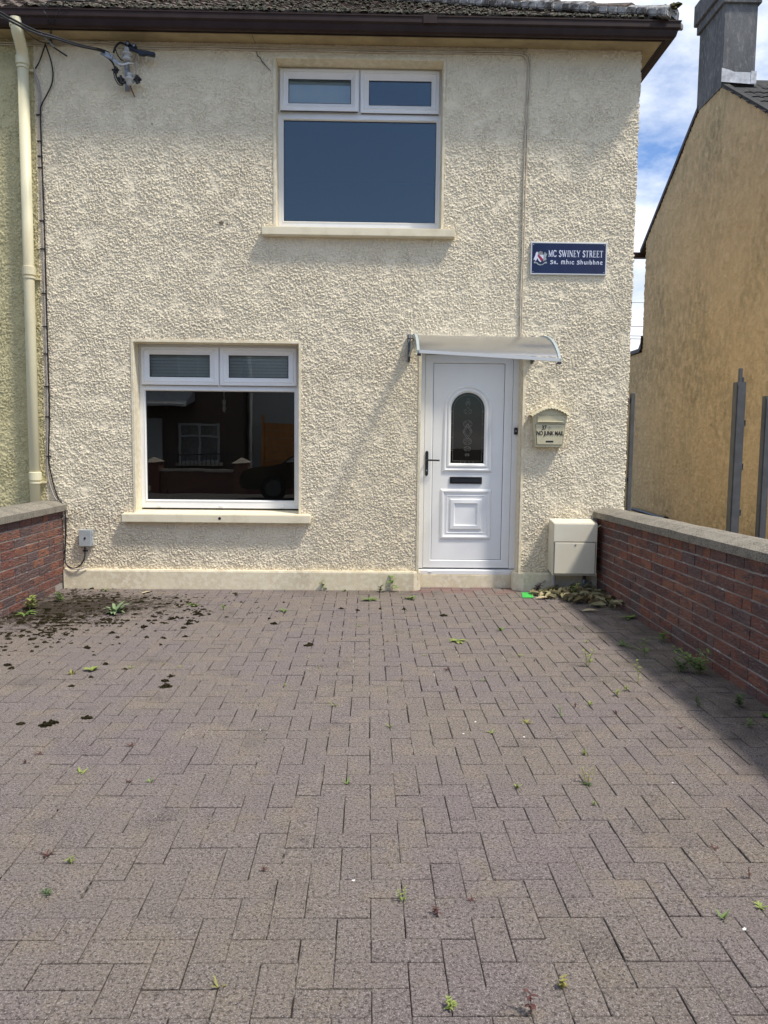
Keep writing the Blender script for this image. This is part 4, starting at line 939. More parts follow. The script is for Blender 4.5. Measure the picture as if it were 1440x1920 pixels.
# lettering drawn stroke by stroke; thick and thin like a roman / uncial hand
T_, t_ = .15, .075
G = {   # unit box 1 high; strokes: (list of points, width)
 'M': (.92, [([(.12, 0), (.12, 1)], t_), ([(.12, 1), (.46, .05)], T_), ([(.46, .05), (.80, 1)], t_), ([(.80, 0), (.80, 1)], T_), ([(0, 0), (.26, 0)], .06), ([(.66, 0), (.94, 0)], .06), ([(0, 1), (.18, 1)], .06), ([(.76, 1), (.94, 1)], .06)]),
 'C': (.74, [([(.68, .78), (.55, .96), (.38, 1), (.2, .9), (.09, .68), (.07, .45), (.13, .2), (.28, .03), (.46, 0), (.60, .06), (.70, .2)], .13), ([(.68, .76), (.68, 1)], .06)]),
 'S': (.58, [([(.50, .80), (.42, .95), (.28, 1), (.13, .92), (.09, .76), (.18, .60), (.38, .45), (.49, .28), (.44, .09), (.28, 0), (.13, .05), (.06, .2)], .14), ([(.50, .76), (.50, 1)], .05), ([(.06, 0), (.06, .24)], .05)]),
 'W': (1.06, [([(.06, 1), (.30, 0)], T_), ([(.30, 0), (.53, .9)], t_), ([(.50, 1), (.74, 0)], T_), ([(.74, 0), (.98, 1)], t_), ([(0, 1), (.2, 1)], .06), ([(.40, 1), (.6, 1)], .06), ([(.86, 1), (1.06, 1)], .06)]),
 'I': (.32, [([(.16, 0), (.16, 1)], T_), ([(.03, 0), (.29, 0)], .06), ([(.03, 1), (.29, 1)], .06)]),
 'N': (.82, [([(.12, 0), (.12, 1)], t_), ([(.12, 1), (.68, .02)], T_), ([(.68, 0), (.68, 1)], t_), ([(0, 0), (.24, 0)], .06), ([(0, 1), (.16, 1)], .06), ([(.56, 1), (.80, 1)], .06)]),
 'E': (.66, [([(.16, 0), (.16, 1)], T_), ([(.04, 1), (.56, 1)], .08), ([(.16, .52), (.44, .52)], .08), ([(.04, 0), (.60, 0)], .08), ([(.56, .8), (.56, 1)], .05), ([(.60, 0), (.60, .2)], .05), ([(.44, .42), (.44, .62)], .05)]),
 'Y': (.74, [([(.06, 1), (.36, .48)], T_), ([(.66, 1), (.37, .48)], t_), ([(.36, 0), (.36, .5)], T_), ([(.22, 0), (.52, 0)], .06), ([(0, 1), (.2, 1)], .06), ([(.54, 1), (.74, 1)], .06)]),
 'T': (.66, [([(.32, 0), (.32, 1)], T_), ([(.02, 1), (.62, 1)], .08), ([(.02, .82), (.02, 1)], .05), ([(.62, .82), (.62, 1)], .05), ([(.18, 0), (.46, 0)], .06)]),
 'R': (.74, [([(.16, 0), (.16, 1)], T_), ([(.04, 1), (.36, 1), (.50, .92), (.55, .76), (.50, .60), (.36, .52), (.16, .52)], .12), ([(.36, .52), (.64, 0)], T_), ([(.04, 0), (.28, 0)], .06), ([(.58, 0), (.74, 0)], .06)]),
 ' ': (.34, []),
 # uncial forms
 's': (.66, [([(.56, .64), (.42, .76), (.22, .74), (.14, .60), (.28, .46), (.48, .34), (.54, .18), (.42, .03), (.2, 0), (.06, .1)], .14)]),
 'r': (.62, [([(.12, 0), (.12, .62)], .14), ([(.12, .60), (.34, .66), (.42, .5), (.30, .34), (.16, .32)], .11), ([(.28, .32), (.52, .02), (.6, .04)], .13)]),
 '.': (.30, [([(.10, .0), (.12, .10)], .15)]),
 'm': (1.0, [([(.12, 0), (.12, .62)], .15), ([(.12, .66), (.34, .72), (.46, .60), (.46, 0)], .14), ([(.46, .60), (.66, .72), (.80, .60), (.82, 0)], .14), ([(.82, 0), (.92, .02)], .1)]),
 'h': (.66, [([(.12, 0), (.12, 1.0)], .14), ([(.12, .48), (.30, .62), (.46, .54), (.50, .30), (.44, .02)], .13)]),
 'i': (.32, [([(.14, 0), (.14, .62)], .15), ([(.04, .60), (.14, .64)], .08)]),
 'c': (.60, [([(.50, .50), (.34, .64), (.16, .54), (.08, .30), (.18, .06), (.36, 0), (.52, .1)], .13)]),
 'u': (.66, [([(.12, .64), (.12, .18), (.24, .02), (.42, .06), (.50, .2)], .14), ([(.50, 0), (.50, .64)], .14)]),
 'b': (.66, [([(.12, 1.0), (.12, .2), (.24, .02), (.44, .06), (.54, .30), (.44, .56), (.26, .60), (.14, .48)], .13)]),
 'n': (.66, [([(.12, 0), (.12, .62)], .14), ([(.12, .50), (.30, .64), (.46, .56), (.50, .34), (.50, 0)], .14)]),
 'e': (.60, [([(.10, .32), (.40, .36), (.50, .50), (.36, .64), (.16, .56), (.08, .30), (.18, .06), (.36, 0), (.52, .1)], .12)]),
}
def letters(txt, x0, x1, z, hgt, name):
    tot = sum(G[c][0] + .10 for c in txt); sx = (x1 - x0) / tot; x = x0; mb = MB(); yy = -.0252; kk = 0
    for c in txt:
        wd, st = G[c]
        for P, w in st:
            for a, b in zip(P[:-1], P[1:]):
                ax, az = x + a[0] * sx, z + a[1] * hgt; bx, bz = x + b[0] * sx, z + b[1] * hgt
                d = Vector((bx - ax, 0, bz - az)); ln = d.length
                if ln < 1e-6: continue
                d.normalize(); nn = Vector((-d.z, 0, d.x)); wl_ = w * (abs(nn.x) * sx + abs(nn.z) * hgt * .8) / 2
                kk += 1
                mb.obox(((ax + bx) / 2, yy - (kk % 5) * .00005, (az + bz) / 2), d * (ln / 2 + wl_ * .45), nn * wl_, (0, .0004, 0))
        x += (wd + .10) * sx
    return mb.build(name, M['sign_white'], sg, fix=False)
letters('MC SWINEY STREET', -.190, .322, .016, .056, 'lettering')
letters('sr. mhic shuibhne', -.172, .322, -.050, .040, 'lettering')
# crest: two supporters, helm, shield with a red bend, ribbon
cxs, czs = -.262, .004
def flat(pts, y, m, name): MB().poly_y([(cxs + x, czs + z) for x, z in pts], y - .0005, y).build(name, m, sg)
flat([(-.066, -.022), (-.058, .002), (-.050, .020), (-.046, .040), (-.036, .054), (-.026, .050), (-.022, .036), (-.026, .020), (-.020, .010), (-.022, -.008), (-.030, -.004), (-.036, -.018), (-.046, -.030), (-.056, -.016)], -.0248, M['sign_white'], 'crest_supporter')
flat([(.024, -.030), (.026, .0), (.022, .020), (.030, .034), (.038, .054), (.046, .044), (.052, .036), (.060, .040), (.054, .018), (.048, .006), (.056, -.012), (.048, -.024), (.038, -.020), (.034, -.032)], -.0248, M['sign_grey'], 'crest_supporter')
flat([(-.026, .026), (-.022, .050), (-.010, .058), (.004, .060), (.016, .054), (.022, .040), (.022, .026)], -.0249, M['sign_dark'], 'crest_helm')
flat([(-.028, .026), (.026, .026), (.026, -.008), (.016, -.028), (.0, -.040), (-.018, -.026), (-.028, -.006)], -.0251, M['sign_white'], 'crest_shield')
flat([(-.028, .026), (-.012, .026), (.006, .006), (.024, -.014), (.018, -.026), (.008, -.034), (-.010, -.010), (-.028, .014)], -.0256, M['sign_red'], 'crest_bend')
flat([(-.062, -.048), (-.058, -.034), (-.044, -.036), (-.034, -.040), (-.018, -.054), (.0, -.060), (.020, -.056), (.034, -.044), (.044, -.036), (.058, -.034), (.062, -.048), (.050, -.054), (.042, -.048), (.026, -.062), (.0, -.070), (-.024, -.064), (-.040, -.048), (-.052, -.052)], -.0252, M['sign_grey'], 'crest_ribbon')

# ------------------------------------------------------------------ cables
def cable(name, label, m, strands, cat='cable', clips=None, group=None):
    t = thing(name, label, cat, (0, 0, 0), 0, group)
    for pts, r in strands: MB().tube(smooth_pts(pts, 6), r, 6).build('strand', m, t, smooth=True)
    for (x, z) in (clips or ()): MB().box(x - .022, x + .020, -.028, -.008, z - .005, z + .005).build('clip', M['cable_b'], t)
    return t
cable('wall_cable', 'black cable looping down the left side to the junction box', M['cable_b'], [
    ([(-2.965, -.045, 4.93), (-2.93, -.03, 4.82), (-2.912, -.022, 4.70), (-2.925, -.022, 4.60), (-2.975, -.022, 4.50), (-3.020, -.022, 4.42), (-3.034, -.022, 4.33), (-3.033, -.02, 3.937), (-3.028, -.02, 3.4), (-3.028, -.02, 2.99), (-3.030, -.02, 2.5), (-3.030, -.02, 2.119), (-3.030, -.02, 1.7), (-3.046, -.02, 1.35), (-3.05, -.02, 1.20), (-3.02, -.02, 1.02), (-2.975, -.02, .86), (-2.945, -.02, .82), (-2.905, -.05, .76), (-2.898, -.045, .68), (-2.905, -.03, .50), (-2.920, -.03, .33), (-2.900, -.06, .24), (-2.85, -.07, .20), (-2.79, -.07, .205), (-2.745, -.06, .25), (-2.728, -.04, .31), (-2.730, -.03, .40)], .0062)],
    clips=[(-3.05, z) for z in (4.33, 4.10, 3.97, 3.87, 3.40, 3.15, 2.75, 2.45, 2.20, 1.9, 1.62, 1.25)] + [(-2.905, .66), (-2.73, .355)])
cable('wall_cable', 'pale grey cable pair running down beside the black cable', M['cable_g'], [
    ([(-3.075, -.04, 4.72), (-3.06, -.022, 4.62), (-3.04, -.02, 4.52), (-3.045, -.02, 4.36), (-3.050, -.018, 3.9), (-3.046, -.018, 3.4), (-3.046, -.018, 2.8), (-3.046, -.018, 2.1), (-3.050, -.018, 1.6), (-3.062, -.018, 1.25), (-3.06, -.018, 1.05), (-3.02, -.02, .90), (-2.985, -.02, .835)], .0058),
    ([(-2.912, -.03, .70), (-2.915, -.02, .45), (-2.925, -.02, .32), (-2.89, -.06, .22), (-2.84, -.07, .186), (-2.76, -.07, .19), (-2.70, -.06, .205)], .0055),
    ([(-3.07, -.03, 4.70), (-3.035, -.022, 4.60), (-3.025, -.02, 4.50), (-3.040, -.018, 4.38)], .004)])
cable('wall_cable', 'cream painted cable pair running under the eaves then down to the canopy', M['cable_c'], [
    ([(-5.0, -.02, 4.955), (-3.4, -.02, 4.950), (-2.9, -.02, 4.948), (-2.45, -.02, 4.965), (-2.25, -.022, 4.93), (-2.0, -.02, 4.935), (-1.5, -.02, 4.945), (-1.09, -.02, 4.945), (-.6, -.02, 4.940), (0, -.02, 4.943), (.6, -.02, 4.942), (1.0, -.02, 4.950), (1.30, -.02, 4.945), (1.372, -.02, 4.925), (1.395, -.02, 4.86), (1.400, -.02, 4.75), (1.388, -.02, 4.45), (1.386, -.02, 4.1), (1.380, -.02, 3.6), (1.381, -.02, 3.2), (1.378, -.02, 2.8), (1.378, -.02, 2.46), (1.36, -.02, 2.38), (1.30, -.02, 2.30)], .0068),
    ([(-5.0, -.02, 4.938), (-3.4, -.02, 4.932), (-2.9, -.02, 4.930), (-2.55, -.02, 4.948), (-2.35, -.02, 4.93), (-2.0, -.02, 4.918), (-1.5, -.02, 4.930), (-1.09, -.02, 4.922), (-.6, -.02, 4.928), (0, -.02, 4.924), (.6, -.02, 4.930), (1.0, -.02, 4.932), (1.28, -.02, 4.93), (1.350, -.02, 4.91), (1.376, -.02, 4.85), (1.382, -.02, 4.74), (1.372, -.02, 4.45), (1.364, -.02, 4.1), (1.362, -.02, 3.6), (1.366, -.02, 3.2), (1.362, -.02, 2.8), (1.366, -.02, 2.46), (1.366, -.02, 2.36)], .0060)])
cable('service_cable', 'twin black overhead service cable stretching from the street to the insulators', M['cable_b'], [
    ([(-2.352, -.15, 4.800), (-2.42, -.17, 4.83), (-2.62, -.6, 4.71), (-2.916, -1.3, 4.62), (-3.9, -4, 4.6), (-6.5, -11, 5.6)], .0085),
    ([(-2.345, -.15, 4.785), (-2.42, -.18, 4.815), (-2.60, -.6, 4.69), (-2.906, -1.3, 4.59), (-3.9, -4, 4.57), (-6.5, -11, 5.5)], .0085)])
cable('drop_wire', 'thin black wire crossing the gutter by the downpipe', M['cable_b'], [
    ([(-3.3, -1.2, 4.62), (-3.10, -.5, 4.90), (-2.97, -.20, 4.885), (-2.90, -.06, 4.93)], .004),
    ([(-2.90, -.05, 4.93), (-2.82, -.33, 5.00), (-2.84, -.36, 5.05), (-2.80, -.36, 5.12), (-2.70, -.34, 5.145), (-2.4, -.30, 5.16)], .0045),
    ([(-2.92, -.05, 4.94), (-2.74, -.36, 5.00), (-2.5, -.6, 5.08), (-2.2, -.9, 5.2)], .0035),
    ([(-2.96, -.05, 4.93), (-3.02, -.03, 4.80), (-3.06, -.04, 4.72)], .006)])
o = thing('wire_clamp', 'black tensioner clamp holding the thin wires beside the downpipe', 'clamp', (-2.90, -.055, 4.90))
MB().tube([(-.09, -.06, .10), (.02, 0, .0)], .010, 8).build('clamp_body', M['zinc'], o); MB().tube([(.01, 0, 0), (.13, 0, -.075)], .007, 8).build('clamp_tail', M['cable_b'], o)

# insulator bracket
ib = thing('insulator_bracket', 'service bracket with two white porcelain insulators and black connectors', 'insulator bracket', (-2.225, 0, 4.73))
MB().box(-.045, -.005, -.022, -.006, -.18, .20).build('bracket_bar', M['zinc'], ib, bevel=.002)
MB().box(-.012, .010, -.10, -.02, .155, .165).build('bracket_arm', M['zinc'], ib); MB().tube([(.0, -.10, .19), (.0, -.10, -.03)], .007, 8).build('spindle', M['zinc'], ib)
MB().box(.02, .034, -.10, -.02, -.062, -.053).build('bracket_arm', M['zinc'], ib)
I = [(.006, .075), (.020, .073), (.028, .060), (.026, .050), (.020, .044), (.024, .038), (.044, .024), (.048, .014), (.040, .008), (.028, .004), (.026, -.008), (.042, -.020), (.042, -.030), (.034, -.042), (.014, -.046)]
MB().lathe(I, (.003, -.10, .085), 18).build('insulator', M['porcelain'], ib, smooth=True)
I2 = [(.006, .055), (.020, .053), (.027, .042), (.026, .032), (.019, .024), (.026, .018), (.044, .006), (.047, -.004), (.040, -.014), (.030, -.020), (.028, -.036), (.022, -.050), (.008, -.052)]
MB().lathe(I2, (.022, -.10, -.112), 18).build('insulator', M['porcelain'], ib, smooth=True)
MB().tube(smooth_pts([(.024, -.09, -.16), (.028, -.05, -.19), (.040, -.015, -.225)], 4), .006, 6).build('rusty_bolt', M['rust'], ib)
cl = MB(); cl.obox((-.158, -.15, .068), (.050, 0, -.022), (0, .006, 0), (.009, 0, .020)); cl.obox((-.085, -.14, .018), (.048, 0, -.034), (0, .004, 0), (.008, 0, .012)); cl.build('dead_end_clamp', M['zinc'], ib, bevel=.002)
cl = MB(); cl.tube(smooth_pts([(-.06, -.14, .0), (-.02, -.15, -.012), (.03, -.15, .0), (.052, -.10, .02), (.02, -.05, .02)], 4), .008, 8); cl.build('clamp_strap', M['alu'], ib)
def blob(x, z, r, nm='connector'):
    mb = MB(); lumps(mb, [(0, 0, 0, r)], R_, 1.2, 8, 5); me_v = [(x + p[0], -.10 - p[2], z + p[1]) for p in mb.v]; mm = MB(); mm.add(me_v, mb.f); mm.tube([(x - r * 1.3, -.11, z), (x + r * 1.3, -.11, z)], r * .35, 6); mm.tube([(x, -.11, z - r * 1.2), (x, -.11, z + r * 1.2)], r * .45, 6)
    mm.build(nm, M['black'], ib)
blob(-.098, -.040, .024); blob(-.052, -.118, .026); blob(.092, -.118, .030)
def wire(pts, r=.006, m='cable_b'): MB().tube(smooth_pts(pts, 5), r, 6).build('jumper_wire', M[m], ib, smooth=True)
wire([(-.21, -.14, .08), (-.15, -.14, .045), (-.115, -.12, .01), (-.100, -.11, -.04), (-.090, -.11, -.10), (-.06, -.11, -.150), (-.02, -.11, -.150), (.0, -.10, -.135)], .0075)
wire([(-.115, -.11, -.05), (-.105, -.11, -.11), (-.07, -.11, -.165), (-.03, -.11, -.165)], .005)
wire([(-.055, -.10, -.10), (-.03, -.11, -.13), (.0, -.10, -.148)], .006)
wire([(.07, -.10, -.13), (.055, -.10, -.145), (.03, -.10, -.150)], .004, 'zinc')
wire([(.075, -.06, .14), (.070, -.06, .08), (.075, -.07, .02), (.073, -.08, -.05), (.085, -.10, -.11)], .0065, 'cable_g')
wire([(-.11, -.12, .10), (-.09, -.12, .15), (-.05, -.12, .185), (.0, -.11, .175), (.05, -.10, .17), (.10, -.10, .135), (.15, -.11, .11)], .0095)
wire([(-.10, -.10, .15), (-.085, -.08, .10), (-.06, -.06, .07), (-.03, -.05, .06)], .005)
for (x, z, r) in ((.020, .178, .020), (.075, .162, .018)):
    MB().tube([(x, -.13, z), (x, -.085, z)], r, 12).build('connector', M['black'], ib); MB().tube([(x, -.134, z), (x, -.129, z)], r * .55, 10).build('connector_bolt', M['zinc'], ib)
MB().obox((.075, -.10, .135), (.06, 0, -.022), (0, .016, 0), (.006, 0, .013)).build('connector', M['black'], ib, bevel=.004)
MB().obox((.140, -.11, .105), (.028, 0, -.004), (0, .018, 0), (.002, 0, .022)).build('connector', M['black'], ib, bevel=.004)
MB().obox((.205, -.11, .100), (.050, 0, -.008), (0, .020, 0), (.003, 0, .017)).build('end_sleeve', M['black'], ib, bevel=.005)

# ------------------------------------------------------------------ plants, moss, litter
def leaf(mb, base, az, el, ln, wd, curl, seg=3):
    d = Vector((math.cos(az), math.sin(az), 0)); s = Vector((-math.sin(az), math.cos(az), 0)); p = Vector(base); e = el; L_ = []; Rr = []
    prof = [.25, 1.0, .85, .05] if seg == 3 else [.25, .8, 1.0, .7, .05]
    for k in range(seg + 1):
        wv = wd * prof[k] / 2; L_.append(p + s * wv + Vector((0, 0, wv * .25))); Rr.append(p - s * wv + Vector((0, 0, wv * .25)))
        L_.append(p.copy())
        p = p + (d * math.cos(e) + Vector((0, 0, math.sin(e)))) * (ln / seg); e -= curl / seg
    vs = L_[0::2] + L_[1::2] + Rr; n = seg + 1
    mb.add(vs, [(k, k + 1, n + k + 1, n + k) for k in range(seg)] + [(n + k, n + k + 1, 2 * n + k + 1, 2 * n + k) for k in range(seg)])
def rosette(nl, ln, wd, el=.5, curl=1.0, seed=0):
    rr = random.Random(seed); mb = MB()
    for k in range(nl):
        leaf(mb, (rr.gauss(0, .006), rr.gauss(0, .006), 0), k * 2.4 + rr.random(), el * (.6 + rr.random() * .8), ln * rr.uniform(.55, 1.1), wd * rr.uniform(.7, 1.2), curl * rr.uniform(.6, 1.3))
    return mb
def stemmed(h, nl, ln, wd, seed=0, stems=1, lean=.15):
    rr = random.Random(seed); mb = MB()
    for s in range(stems):
        a = rr.random() * 6.28; le = rr.uniform(.3, 1) * lean * (1 if stems == 1 else 2.4); hh = h * rr.uniform(.7, 1.0); b = Vector((rr.gauss(0, .01), rr.gauss(0, .01), 0))
        P = [b + Vector((math.cos(a) * le * hh * t * t, math.sin(a) * le * hh * t * t, hh * t)) for t in (0, .33, .66, 1)]
        mb.tube(P, [.0028, .0024, .002, .0012], 4)
        for k in range(nl):
            t = .15 + .85 * (k + .5) / nl; p = P[0].lerp(P[-1], t); p = Vector((b.x + math.cos(a) * le * hh * t * t, b.y + math.sin(a) * le * hh * t * t, hh * t))
            leaf(mb, p, k * 2.4 + rr.random(), rr.uniform(.1, .7), ln * rr.uniform(.6, 1.1) * (1.1 - .4 * t), wd * rr.uniform(.7, 1.1), rr.uniform(.3, 1.0))
    return mb
def plant(mb, m, loc, label, group=None, s=1.0, name='weed', cat='weed'):
    o = mb.build(name, M[m], fix=False); o.location = (loc[0], loc[1], .0); o.scale = (s, s, s); setp(o, label, cat, group); return o
PL = [
 (stemmed(.13, 9, .08, .035, 1, 3), 'leaf_yellow', (-2.84, -1.00), 'broad-leaved yellow-green dock growing against the left brick wall'),
 (rosette(9, .12, .03, .4, .9, 2), 'leaf_green', (-2.80, -1.18), 'low green weed in front of the dock by the left wall'),
 (stemmed(.10, 8, .06, .018, 3, 5), 'leaf_green', (-2.72, -.66), 'straggly feathery weed in the corner where left wall meets house'),
 (rosette(10, .10, .025, .6, .9, 4), 'leaf_yellow', (-2.90, -1.50), 'yellow-green weed cut by the left edge at the foot of the brick wall'),
 (rosette(16, .17, .045, .7, 1.0, 5), 'leaf_silver', (-2.10, -1.10), 'largest rosette with pale silvery green leaves amid the dark moss'),
 (rosette(8, .075, .032, .5, .6, 6), 'leaf_yellow', (-1.72, -2.67), 'bright lime rosette with flat leaves below the mossy patch'),
 (rosette(8, .07, .012, .9, .6, 7), 'leaf_gold', (-1.81, -2.77), 'small yellow tuft just left of the lime rosette'),
 (rosette(8, .07, .02, .6, .8, 8), 'leaf_green', (-2.48, -.20), 'small weed at the plinth under the junction box'),
 (rosette(8, .10, .022, .2, .4, 9), 'leaf_green', (-1.54, -.76), 'flat spreading weed between pavers below the lower window'),
 (stemmed(.06, 5, .05, .018, 10, 2), 'leaf_green', (-1.25, -.96), 'thin upright weed right of the flat spreading weed'),
 (stemmed(.11, 6, .06, .035, 11, 1, .4), 'leaf_green', (-.45, -.08), 'curly seedling against the plinth left of the tall weed'),
 (rosette(5, .05, .02, .8, .6, 12), 'leaf_green', (-.26, -.12), 'tiny seedling against the plinth beside the curly seedling'),
 (stemmed(.17, 7, .14, .045, 13, 1, .3), 'leaf_green', (.19, -.11), 'tallest long-leaved weed at the plinth left of the door'),
 (stemmed(.08, 6, .06, .03, 14, 2), 'leaf_dark', (.07, -.14), 'dark short weed touching the tallest plinth weed'),
 (rosette(16, .12, .025, .4, .7, 15), 'leaf_green', (-.02, -.52), 'bushy low weed on the pavers in front of the plinth weeds'),
 (rosette(12, .10, .028, .5, .8, 16), 'leaf_green', (.35, -.45), 'low weed near the left corner of the doorstep'),
 (rosette(8, .07, .02, .5, .8, 17), 'leaf_green', (-.73, -1.0), 'small dark green weed left of centre near the house'),
 (rosette(12, .10, .030, .3, .6, 18), 'leaf_yellow', (.61, -1.93), 'lime green spreading weed in front of the door'),
 (rosette(8, .08, .020, .6, .8, 19), 'leaf_green', (.98, -1.60), 'small round green weed in line with the door hinge side'),
 (stemmed(.16, 8, .05, .02, 20, 2), 'leaf_yellow', (1.38, -2.54), 'spindly pale upright weed just outside the shadow edge'),
 (stemmed(.16, 7, .09, .035, 21, 1), 'leaf_green', (1.83, -2.31), 'broad-leaved upright weed standing in the wall shadow'),
 (rosette(7, .11, .022, .4, .6, 22), 'leaf_dark', (1.78, -2.04), 'flat narrow-leaved weed behind the broad-leaved upright weed'),
 (stemmed(.09, 7, .08, .03, 23, 2), 'leaf_green', (2.09, -1.91), 'weed rooted at the foot of the right brick wall, halfway along'),
 (rosette(9, .10, .030, .4, .8, 24), 'leaf_green', (2.10, -1.17), 'weed at the wall foot just past the leaf pile'),
 (stemmed(.17, 9, .05, .018, 25, 1), 'leaf_yellow', (1.59, -2.88), 'tall thin yellow-green weed on the shadow line'),
 (stemmed(.09, 6, .05, .015, 26, 2), 'leaf_yellow', (1.39, -3.1), 'small pale weed left of the tall thin one'),
 (stemmed(.07, 6, .05, .015, 27, 2), 'leaf_yellow', (1.47, -3.02), 'wispy weed close beside the small pale weed'),
 (rosette(9, .06, .014, 1.0, .5, 28), 'leaf_yellow', (1.19, -3.26), 'tuft of short pale leaves on the sunlit pavers'),
 (stemmed(.13, 8, .05, .018, 29, 1), 'leaf_green', (.98, -3.47), 'upright weed with a leafy top on the sunlit pavers'),
 (rosette(9, .08, .012, .4, .5, 30), 'leaf_gold', (.79, -3.54), 'brownish yellow flat tuft left of the leafy upright weed'),
 (stemmed(.20, 12, .08, .022, 31, 6, .5), 'leaf_green', (2.03, -2.69), 'largest bushy weed clump against the right brick wall'),
 (stemmed(.14, 8, .07, .020, 32, 4, .6), 'leaf_dark', (1.93, -2.66), 'darker stems leaning out from the big clump by the right wall'),
 (stemmed(.12, 8, .06, .020, 34, 2), 'leaf_dark', (1.77, -3.28), 'shaded upright weed below the big clump'),
 (stemmed(.13, 9, .07, .028, 35, 3), 'leaf_dark', (2.0, -3.29), 'bushy dark weed at the wall foot near the right edge'),
 (stemmed(.08, 7, .05, .020, 36, 2), 'leaf_green', (1.91, -3.58), 'small shaded weed below the bushy dark weed'),
 (rosette(9, .08, .024, .6, .8, 37), 'leaf_dark', (2.07, -3.44), 'weed at the right edge of the photo in the wall shadow'),
 (stemmed(.04, 6, .03, .014, 39, 3), 'leaf_yellow', (.98, -3.94), 'small yellow-green sprout above the tallest foreground weed'),
 (stemmed(.16, 9, .045, .014, 40, 2, .1), 'leaf_gold', (.90, -4.24), 'tallest foreground weed with a brown base'),
 (rosette(9, .05, .012, .5, .5, 41), 'leaf_dark', (.90, -4.25), 'dark base leaves under the tallest foreground weed'),
 (rosette(8, .06, .012, .9, .4, 42), 'leaf_yellow', (.60, -4.28), 'yellow tuft left of the tallest foreground weed'),
 (stemmed(.04, 6, .04, .012, 55, 2), 'leaf_dark', (-1.01, -5.03), 'dark green tuft in a joint at the lower left'),
 (stemmed(.07, 9, .03, .010, 59, 2), 'leaf_yellow', (.09, -5.07), 'pale sprout in a joint at the lower centre'),
 (stemmed(.05, 9, .03, .012, 61, 3), 'leaf_yellow', (.20, -5.52), 'pale sprout at the bottom edge of the photo'),
 (stemmed(.06, 10, .03, .012, 62, 3), 'leaf_gold', (.50, -5.45), 'golden yellow sprout near the bottom edge'),
 (stemmed(.11, 7, .045, .022, 63, 1), 'leaf_red', (.40, -5.54), 'dark purple stem at the bottom edge of the photo'),
 (stemmed(.09, 6, .030, .014, 64, 1), 'leaf_red', (1.24, -4.94), 'small red seedling at the lower right'),
 (rosette(8, .05, .013, .6, .5, 65), 'leaf_yellow', (1.20, -5.10), 'yellow-green tuft in the wide joint at the lower right'),
]
for mb, m, loc, lab in PL: plant(mb, m, loc, lab, s=.85 if loc[1] > -3 else .56)
SM = [rosette(6, .045, .012, .7, .6, 80), rosette(8, .05, .010, .5, .5, 81), stemmed(.04, 6, .03, .010, 82, 2)]
sm_me = {}
def small(loc, m, label, group, k, s):
    key = (k, m)
    if key not in sm_me: sm_me[key] = SM[k].mesh('weed', M[m])
    o = bpy.data.objects.new('weed', sm_me[key]); C.objects.link(o); o.location = (loc[0], loc[1], 0); o.rotation_euler = (0, 0, R_.random() * 6); o.scale = (s, s, s)
    setp(o, label, 'weed', group)
for loc in [(.67, -2.85), (.59, -3.67), (1.36, -1.2), (1.29, -1.55), (1.47, -1.6), (1.54, -1.94), (-.1, -4.24), (.09, -3.6), (-.33, -2.59), (-.5, -2.97), (-1.24, -4.14), (-.92, -4.23), (-1.02, -4.85), (-.4, -5.44), (1.06, -5.15), (.88, -4.42), (-1.5, -2.62), (-1.2, -2.6), (-1.32, -2.55), (1.61, -1.55), (1.0, -2.3), (.3, -.95), (-.1, -1.5), (.12, -1.95), (.35, -2.3), (-.2, -3.3)]:
    small(loc, R_.choice(['leaf_yellow', 'leaf_gold', 'leaf_yellow', 'leaf_green']), 'tiny yellow-green sprout in a paving joint', 'tiny sprouts in the paving joints', R_.randrange(3), R_.uniform(.45, .75))
for loc in [(.18, -2.85), (-1.01, -4.23), (-1.11, -4.8), (.20, -5.14), (1.29, -3.41), (.49, -3.01), (.31, -5.06), (1.21, -4.75), (-1.52, -4.04), (-1.12, -3.85), (1.06, -2.42), (.47, -2.62), (-1.5, -3.95), (1.1, -3.3), (1.55, -3.6), (-.35, -4.9)]:
    small(loc, 'leaf_red', 'tiny dark red seedling in a paving joint', 'tiny dark red seedlings in the joints', R_.choice((1, 2)), R_.uniform(.4, .7))
# moss cushions
MO = [(-2.28, -2.58), (-2.27, -2.26), (-2.19, -2.03), (-1.73, -2.98), (-1.45, -3.5), (-1.62, -3.6), (-1.75, -3.58), (-1.68, -2.81), (-1.91, -1.75), (-2.11, -1.68), (-1.94, -2.16), (-1.5, -1.88), (-1.22, -2.88), (-1.21, -2.79), (-1.19, -2.99), (-1.42, -1.12), (-1.33, -1.12), (-1.56, -1.24), (-1.59, -1.3), (-1.42, -1.46), (-1.35, -1.85), (-2.02, -.66), (-2.24, -.67), (-1.95, -.5), (-1.73, -1.57), (-1.62, -1.87), (-1.76, -.49), (-.76, -1.44), (-.44, -2.06), (-.26, -.89), (-.12, -.94), (.07, -.88), (.27, -.89), (-1.53, -2.65), (.59, -1.12), (-1.6, -3.57), (-1.68, -2.54), (-2.23, -1.81)]
mvs = []
for k in range(6):
    mb = MB(); lumps(mb, [(0, 0, 0, .03), (.022, .008, 0, .018), (-.02, -.006, 0, .016), (.006, -.012, 0, .02), (.034, -.004, 0, .009), (-.036, .01, 0, .008), (.02, .024, 0, .006), (-.01, -.03, 0, .005)], R_, .75, 16, 6); mvs.append(mb.mesh('moss_cushion', M['moss']))
for k, (x, y) in enumerate(MO):
    o = bpy.data.objects.new('moss_cushion', mvs[k % 6]); C.objects.link(o); o.location = (x, y, 0); o.rotation_euler = (0, 0, R_.gauss(0, .6)); s = R_.uniform(.3, .72); o.scale = (s * 1.25, s, s)
    setp(o, 'dark brown moss cushion lying loose on the pavers', 'moss', 'loose moss cushions on the pavers')
pts = []
